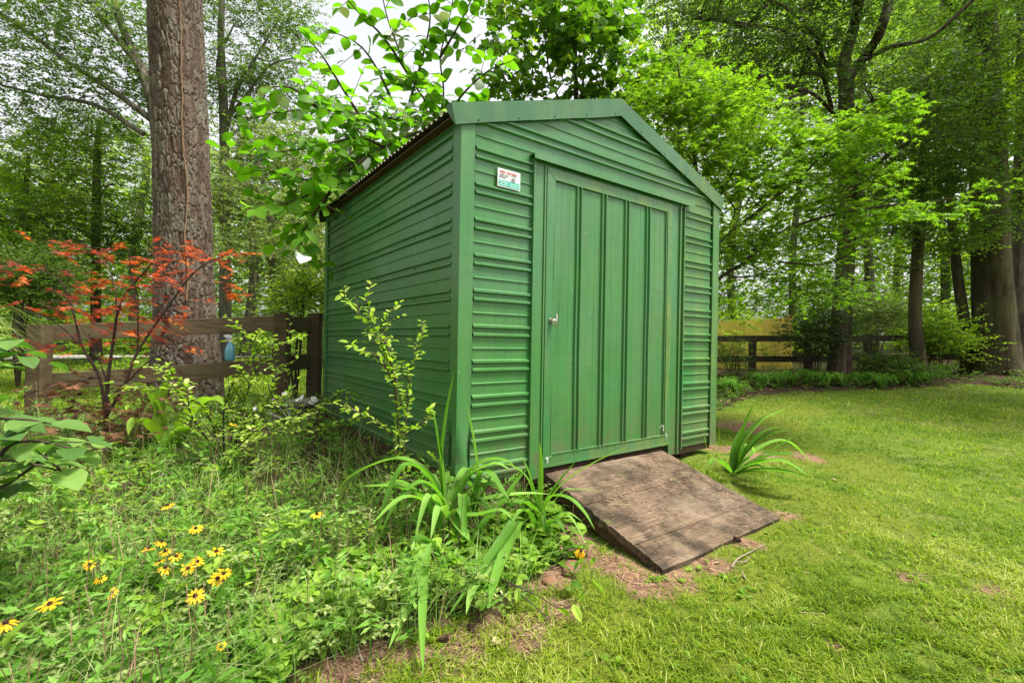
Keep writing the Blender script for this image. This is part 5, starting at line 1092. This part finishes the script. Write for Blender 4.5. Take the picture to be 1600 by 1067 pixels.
HPOLY = pg([(390, 1120), (450, 1040), (560, 985), (680, 945), (780, 930), (900, 895), (930, 850), (880, 800), (800, 810), (740, 850), (640, 870), (540, 890), (440, 950), (380, 1020)])
inh = lambda q_: inpoly(q_[:, 0], q_[:, 1], HPOLY)
cluster = lambda q_: np.clip((fbm(q_[:, 0], q_[:, 1], 9, 61) - .32) * 4, .06, 1)
grassblades('lawn_grass', LM['grass'], (-100, 560, 2200, 1500), 620000, lambda q_, d, bd, rb2, s_, mo: (1 - bd) * (1 - rb2 * .95) * (1 - s_ * .7) * (1 - mo * .6) * np.where(d < 6, cluster(q_), 1), .018, .048, .0048, .0013, .95)
grassblades('moss', LM['moss'], (300, 620, 1900, 1400), 260000, lambda q_, d, bd, rb2, s_, mo: (1 - bd) * (1 - rb2) * (1 - s_ * .9) * np.clip(mo + .15, 0, 1) * (d < 6.5), .006, .016, .003, .0011, .5, dmin=.8)
grassblades('far_grass', LM['grass'], (-400, 540, 560, 640), 60000, lambda q_, d, bd, rb2, s_, mo: (1 - bd) * (d > 5.4), .03, .06, .006, .0014, .7)
grassblades('tall_grass', LM['strap'], (-300, 620, 900, 1400), 30000, lambda q_, d, bd, rb2, s_, mo: bd * np.clip((fbm(q_[:, 0], q_[:, 1], 2.5, 71) - .35) * 4, .12, 1) * .8 * (1 - s_) * np.where(inh(q_), .3, 1), .10, .30, .0045, .0016, .75, rb=.55)
grassblades('wispy_grass', LM['pale'], (-300, 630, 860, 1400), 5200, lambda q_, d, bd, rb2, s_, mo: bd * np.clip((fbm(q_[:, 0], q_[:, 1], 1.8, 171) - .3) * 4, .1, 1) * .8 * (1 - s_) * np.where(inh(q_), .1, 1), .20, .42, .003, .0011, .95, rb=.3)
def cover(name, mt, n, box, keep, hmin, hmax, size, tp, nleaf, length, rb=.5, up=.35, flat=1.0, stem=True, spread=.9, rs=.2, mtw=M_twig, dmin=1.0, wid=1.0):
    q_, d = scatter(n, box, keep, dmin); m_ = len(q_); pn = fbm(q_[:, 0], q_[:, 1], 2.2, 81); h_ = (hmin + (hmax - hmin) * rng.random(m_) ** 1.3) * (.5 + pn)
    dd = rng.normal(0, 1, (m_, 3)); dd[:, 2] = up; b_ = q_ + UP * h_[:, None]; ml = MB(); w = MB()
    sprays(ml, ml, b_, dd, length * rng.uniform(.6, 1.3, m_), nleaf, size * rng.uniform(.75, 1.25, m_), tp, spread=spread, flat=flat, droop=.15, rb=np.clip(rb + (pn - .5) * .8, 0, 1), rs=rs, twr=.0012, wid=wid)
    if stem: ml.prisms(q_, b_, .0016, .0012, rnd=.2)
    o_ = ml.build(name, mt); tag(o_, kind='stuff'); return o_
cover('ground_cover', LM['heart'], 6800, (330, 760, 1000, 1300), lambda q_, d, bd, rb2, s_, mo: bd * inh(q_) * (1 - s_ * .8), .02, .11, .062, HEART, 5, .07, flat=1.8, up=.3, rb=.45)
cover('low_herbs', LM['herb'], 7000, (-400, 600, 1000, 1500), lambda q_, d, bd, rb2, s_, mo: bd * np.where(inh(q_), .05, .95) * (1 - s_ * .85), .02, .20, .036, OVAL, 7, .11, flat=1.2)
cover('bed_weeds', LM['lime'], 1500, (-300, 620, 760, 1400), lambda q_, d, bd, rb2, s_, mo: bd * np.where(inh(q_), .1, .8) * np.clip((fbm(q_[:, 0], q_[:, 1], 2, 91) - .4) * 5, 0, 1), .08, .28, .045, OVAL, 8, .13, flat=1.1, rb=.25)
cover('feathery_herbs', LM['strap'], 4200, (-300, 640, 800, 1500), lambda q_, d, bd, rb2, s_, mo: bd * np.where(inh(q_), .05, .9) * (1 - s_ * .8), .03, .24, .055, PINN, 9, .14, flat=.6, up=.8, rb=.45, wid=2.2)
cover('pale_herbs', LM['grey'], 8500, (-400, 600, 1000, 1500), lambda q_, d, bd, rb2, s_, mo: bd * np.where(inh(q_), .08, .9) * (1 - s_ * .8) * np.clip((fbm(q_[:, 0], q_[:, 1], 2.2, 111) - .3) * 4, .1, 1), .05, .26, .026, OVAL, 8, .12, flat=1.3, rb=.7)
q_, d = scatter(1500, (-300, 640, 900, 1300), lambda q_, d, bd, rb2, s_, mo: bd * (1 - s_) * .7); m_ = len(q_); ml = MB(); o_ = rng.normal(0, .06, (m_, 3)); o_[:, 2] = rng.uniform(.12, .42, m_); ml.prisms(q_, q_ + o_, .0022, .0012, rnd=rng.random(m_)); tag(ml.build('dry_stems', LM['needle']), kind='stuff')
cover('far_verge_plants', LM['forest'], 4200, (1060, 540, 1800, 640), lambda q_, d, bd, rb2, s_, mo: rb2 * (d > 7) * (d < 17), .02, .16, .06, OVAL, 7, .16)
cover('lawn_weeds', LM['heart'], 1500, (600, 800, 1900, 1300), lambda q_, d, bd, rb2, s_, mo: (1 - bd) * (1 - s_ * .6) * np.clip((fbm(q_[:, 0], q_[:, 1], 3, 101) - .45) * 5, 0, 1), .004, .012, .030, OVAL, 6, .02, stem=False, flat=2.0)
# clumps along the right-hand fence
protos = []
for k_, (px, py) in enumerate([(1130, 612), (1150, 618), (1192, 605), (1215, 603), (1238, 602), (1262, 600), (1290, 606), (1318, 604), (1348, 602), (1378, 606), (1402, 600), (1425, 602), (1450, 600), (1475, 590)]):
    q_, d = PGH([px], [py]); q_ = q_[0]
    c_ = clump('grass_clump', 'bushy strap-leaved green clump in the row edging the lawn under the dark fence', 'plant', q_[:2], [], .03, LM['strap'], .25, group='strap-leaved clumps edging the lawn', extra=60, h=.34)
# bushes behind the right fence
def bush(name, label, px, py, d, rx, ry, mt, n, size, tp=OVAL, **kw):
    q_ = P(px, py, d); t = thing(name, label, 'shrub', (q_[0], q_[1], float(G(q_[0], q_[1])))); w = MB(); ml = MB()
    bl_ = [(px + rng.normal(0, rx * .35), py + rng.normal(0, ry * .35), d + rng.normal(0, .2), rx * .6, ry * .6, rx * d / F * .6) for _ in range(6)]
    cs = blobs(ml, w, bl_, n, .3, 7, size, tp, clump=8, sig=.22, **kw); b_ = np.array([q_[0], q_[1], float(G(q_[0], q_[1])) - .05])
    for c_, cl in cs: w.tube(smooth_path([b_, (b_ + c_) / 2 + rng.normal(0, .05, 3), c_], 5), np.linspace(.02, .006, 11), 5)
    w.build('stem', M_barkd, t); ml.build('foliage', mt, t)
bush('evergreen_bush', 'dark evergreen bush growing through the rail fence left of the forked tree', 1272, 520, 11.0, 48, 42, LM['dark'], 900, .07, tp=DIAM)
bush('silvery_shrub', 'silvery pale-leaved shrub behind the fence between the two dark trunks', 1368, 505, 14, 44, 34, LM['grey'], 700, .09, rb=.95)
bush('bright_shrub', 'bright green shrub spilling over the fence right of the slender trunk', 1470, 530, 11.8, 48, 36, LM['bright'], 800, .08)
bush('low_bush', 'low dark bush at the foot of the slender trunk', 1400, 575, 11, 44, 18, LM['forest'], 500, .07)
bush('fence_shrub', 'small twiggy shrub in front of the yellow boards', 1150, 560, 11.4, 26, 40, LM['forest'], 160, .06)
bush('corner_shrub', 'leafy green bush above the fence beside the rear edge of the shed', 465, 455, 6.6, 34, 38, LM['bright'], 420, .055)
bush('hedge_shrub', 'rounded bush beyond the left fence behind the ornamental grass', 30, 440, 7.5, 60, 60, LM['forest'], 900, .07)
bush('verge_bush', 'low bush beyond the fence at the foot of the pine', 210, 590, 8.5, 50, 22, LM['bright'], 400, .07)

# ---- litter
def needles(name, n, keepf, box, lift=.004, mt=None, ln=(.05, .13)):
    q_, d = scatter(n, box, keepf, .9); m_ = len(q_); a = rng.uniform(0, 6.28, m_); l_ = rng.uniform(*ln, m_); o = np.stack([np.cos(a), np.sin(a), rng.normal(0, .12, m_)], -1) * l_[:, None]
    w = MB(); w.prisms(q_ + UP * lift, q_ + o + UP * (lift + .004), .0011 + .00022 * d, .0006, rnd=rng.random(m_)); o_ = w.build(name, mt or LM['needle']); tag(o_, kind='stuff')
needles('pine_straw', 42000, lambda q_, d, bd, rb2, s_, mo: np.clip(s_ * .95 + .012 * (1 - bd), 0, 1), (300, 640, 1700, 1400))
n = 1300; u = rng.uniform(.02, rl - .02, n); v = ln * rng.beta(1.3, 1.5, n); a = rng.normal(.4, .9, n); l_ = rng.uniform(.02, .09, n)
pos = ra + u[:, None] * np.array([1., 0, 0]) + v[:, None] * dn + upn * .006; dv = (np.cos(a)[:, None] * np.array([1., 0, 0]) + np.sin(a)[:, None] * dn) * l_[:, None]
keep = (fbm(u, v, 3.5, 5) > .42) & (u + np.cos(a) * l_ < rl) & (v + np.sin(a) * l_ < ln) & (v + np.sin(a) * l_ > 0) & (u + np.cos(a) * l_ > 0)
w = MB(); w.prisms(pos[keep], (pos + dv)[keep] + upn * .002, .0011, .0007, rnd=rng.random(int(keep.sum()))); tag(w.build('ramp_pine_straw', LM['needle']), kind='stuff')
M_dead = leafmat('dead_leaf', [(0, (.12, .06, .03)), (.5, (.26, .15, .08)), (1, (.42, .30, .20))], .15, (1, 1, 1))
q_, d = scatter(2600, (1060, 590, 1900, 700), lambda q_, d, bd, rb2, s_, mo: rb2 * (d < 14)); m_ = len(q_); w = MB(); w.leaves(OVAL, q_ + UP * .01, rng.normal(0, 1, (m_, 3)) * [1, 1, .2], UP + rng.normal(0, .35, (m_, 3)), rng.uniform(.06, .12, m_), rng.random(m_)); 
q_, d = scatter(300, (400, 700, 1500, 1200), lambda q_, d, bd, rb2, s_, mo: np.clip(s_ + .02, 0, 1)); m_ = len(q_); w.leaves(OVAL, q_ + UP * .008, rng.normal(0, 1, (m_, 3)) * [1, 1, .2], UP + rng.normal(0, .35, (m_, 3)), rng.uniform(.02, .045, m_), rng.random(m_))
tag(w.build('leaf_litter', M_dead), kind='stuff')
for px, py, s_, lb in ((1305, 752, .06, 'pale curled dead leaf on the grass right of the strap-leaf clump'), (770, 1011, .055, 'tan dead leaf on the bare soil near the bottom')):
    q_, d = PGH([px], [py]); q_ = q_[0] + UP * .015; w = MB(); w.leaves(ROUND, [q_], np.array([[1., .3, .05]]), np.array([UP + [.2, -.2, 0]]), s_, .95); o_ = w.build('dead_leaf', M_dead, off=q_); tag(o_, lb, 'leaf')
# twigs on the lawn
def gpath(pts, lift=.012): q_, _ = PGH([p[0] for p in pts], [p[1] for p in pts]); q_[:, 2] += lift; return q_
M_stick = plain('dead_stick', (.20, .16, .12), .9, 0, .1)
w = MB(); a = smooth_path(gpath([(1143, 890), (1152, 878), (1172, 866), (1196, 854)], .02), 5); w.tube(a, np.linspace(.0065, .003, len(a)), 7); a = smooth_path(gpath([(1150, 882), (1164, 882), (1172, 874)], .018), 4); w.tube(a, np.linspace(.005, .002, len(a)), 6)
tag(w.build('fallen_twig', M_stick, off=a[0], smooth=True), 'forked grey twig lying on the mossy lawn before the ramp', 'twig')
w = MB(); a = smooth_path(gpath([(1158, 892), (1162, 900), (1166, 908)], .01), 4); w.tube(a, [.006] * len(a), 6); tag(w.build('fallen_twig', M_stick, off=a[0], smooth=True), 'short grey stick beside the forked twig on the lawn', 'twig')
w = MB(); a = smooth_path(gpath([(556, 985), (558, 1010), (566, 1036)], .012), 4); w.tube(a, [.005] * len(a), 6); tag(w.build('fallen_twig', M_stick, off=a[0], smooth=True), 'pale thin stick on the soil below the ground cover', 'twig')
# edging stones
M_stone = woodmat('terracotta_stone', (.10, .05, .03), (.26, .13, .08), (.10, .09, .05), (8, 8, 8), 1.2, .95, .01)
def stone(px, py, sx, sy, sz, lb, rot=0.0):
    q_, d = PGH([px], [py]); q_ = q_[0]; w = MB(); n1, n2 = 9, 14; V = []
    for i_ in range(n1 + 1):
        for j in range(n2):
            t1 = math.pi * i_ / n1; t2 = 2 * math.pi * j / n2; v_ = np.array([math.sin(t1) * math.cos(t2), math.sin(t1) * math.sin(t2), math.cos(t1)])
            v_ = np.sign(v_) * abs(v_) ** .55 * (1 + rng.normal(0, .025)); v_ = v_ * [sx, sy, sz]; V.append(q_ + [v_[0] * math.cos(rot) - v_[1] * math.sin(rot), v_[0] * math.sin(rot) + v_[1] * math.cos(rot), v_[2] + sz * .45])
    w.add(V, [(i_*n2+j, (i_+1)*n2+j, (i_+1)*n2+(j+1) % n2, i_*n2+(j+1) % n2) for i_ in range(n1) for j in range(n2)]); tag(w.build('edging_stone', M_stone, off=q_, smooth=True), lb, 'stone')
stone(893, 893, .075, .045, .032, 'terracotta block under the drooping flower by the ramp', .6); stone(745, 940, .055, .04, .035, 'reddish stone half hidden in ground cover below the long leaves', .3); stone(860, 912, .04, .04, .02, 'dark soil-stained block between ground cover and lawn', .1)
# pine cones
M_conew = plain('pine_cone', (.12, .07, .05), .9, 0, .1)
for px, py, lb in ((1152, 848, 'brown pine cone at the lower front edge of the ramp'), (692, 1003, 'pine cone on bare ground beneath the hanging leaves'), (737, 990, 'pine cone right of the other cone on bare ground')):
    q_, d = PGH([px], [py]); q_ = q_[0] + UP * .02; ax = unit(np.array([rng.normal(), rng.normal(), .4])); k_ = 60; tt = np.linspace(-1, 1, k_); aa = tt * 40
    e1 = unit(np.cross(ax, UP)); e2 = np.cross(ax, e1); rr_ = .012 * np.sqrt(np.clip(1.05 - tt * tt, 0, 1)); dv = np.cos(aa)[:, None] * e1 + np.sin(aa)[:, None] * e2 + ax * .5
    w = MB(); w.leaves(HEART, q_ + tt[:, None] * .026 * ax + dv * rr_[:, None] * .3, dv, np.tile(ax, (k_, 1)), .016, .5); w.tube([q_ - ax * .026, q_, q_ + ax * .026], [.004, .010, .004], 8); tag(w.build('pine_cone', M_conew, off=q_), lb, 'pine cone')
# fallen log with white leaves by the back of the shed
a, _ = PGH([486], [652]); b_ = P(496, 622, 5.0); w = MB(); l0 = P(420, 632, 5.05); l1 = P(494, 628, 4.9); w.tube(smooth_path([l0, (l0 + l1) / 2 - UP * .01, l1], 6), [.055] * 13, 14); o_ = w.build('fallen_log', M_barkg, off=l0, smooth=True); tag(o_, 'short cut log lying behind the rear corner of the shed', 'log')
w = MB(); pts = np.array([P(*p) for p in ((440, 615, 4.6), (447, 628, 4.55), (428, 625, 4.6), (466, 622, 4.6), (474, 616, 4.6), (481, 628, 4.6), (452, 618, 4.6), (486, 620, 4.6), (398, 632, 4.5), (405, 640, 4.4))]); k_ = len(pts)
w.leaves(ROUND, pts, rng.normal(0, 1, (k_, 3)) - UP * .6, -FW + rng.normal(0, .4, (k_, 3)) + UP * .5, .075, rng.random(k_)); b0 = P(455, 660, 4.65); w.prisms(np.tile(b0, (k_, 1)), pts, .003, .0015)
tag(w.build('white_leaved_plant', LM['white'], off=b0), 'small plant with white leaves in front of the log near the shed corner', 'plant')
# spray bottle on the lower rail
b0 = P(359, 563, 5.28); t = thing('spray_bottle', 'blue and white spray bottle standing on the lower fence rail before the pine', 'bottle', b0); ux = -RT; s_ = 1.05
M_blue = plain('blue_liquid', (.09, .27, .36), .25, 0, .6); M_wh = plain('white_plastic', (.55, .52, .54), .4)
def lath(mb, prof, sides=14, ox=0, fl=.65):
    V = []
    for r_, z_ in prof:
        for j in range(sides): a = 2 * math.pi * j / sides; V.append(b0 + ux * (ox + r_ * math.cos(a)) + FW * r_ * fl * math.sin(a) + UP * z_)
    n = len(prof); mb.add(V, [(i_*sides+j, i_*sides+(j+1) % sides, (i_+1)*sides+(j+1) % sides, (i_+1)*sides+j) for i_ in range(n-1) for j in range(sides)] + [tuple(range(sides))[::-1], tuple((n-1)*sides + j for j in range(sides))])
w = MB(); lath(w, [(.05, 0), (.056, .01), (.056, .10), (.046, .15), (.026, .185), (.018, .20), (.018, .21)]); w.build('bottle_body', M_blue, t, smooth=True)
w = MB(); lath(w, [(.022, .205), (.022, .235), (.016, .24)]); w.beam(b0 - ux * .03 + UP * .262, b0 + ux * .05 + UP * .268, .03, .035); w.beam(b0 + ux * .05 + UP * .27, b0 + ux * .066 + UP * .27, .02, .02); w.build('spray_head', M_wh, t)
w = MB(); w.beam(b0 + ux * .03 + UP * .25, b0 + ux * .045 + UP * .205, .014, .012); w.build('trigger', M_wh, t)
# driveway strip beyond the left fence
q_, _ = PG([-400, 560, 560, -400], [556, 556, 562, 566]); V = []; n = 40
aL = np.linspace(q_[0], q_[1], n); bL = np.linspace(q_[3], q_[2], n); V = np.concatenate([aL, bL]); V[:, 2] = G(V[:, 0], V[:, 1]) + .05
w = MB(); w.add(V, [(i_, i_+1, n+i_+1, n+i_) for i_ in range(n-1)]); tag(w.build('driveway', plain('pale_gravel', (.42, .39, .35), .95, 0, .1)), kind='structure')
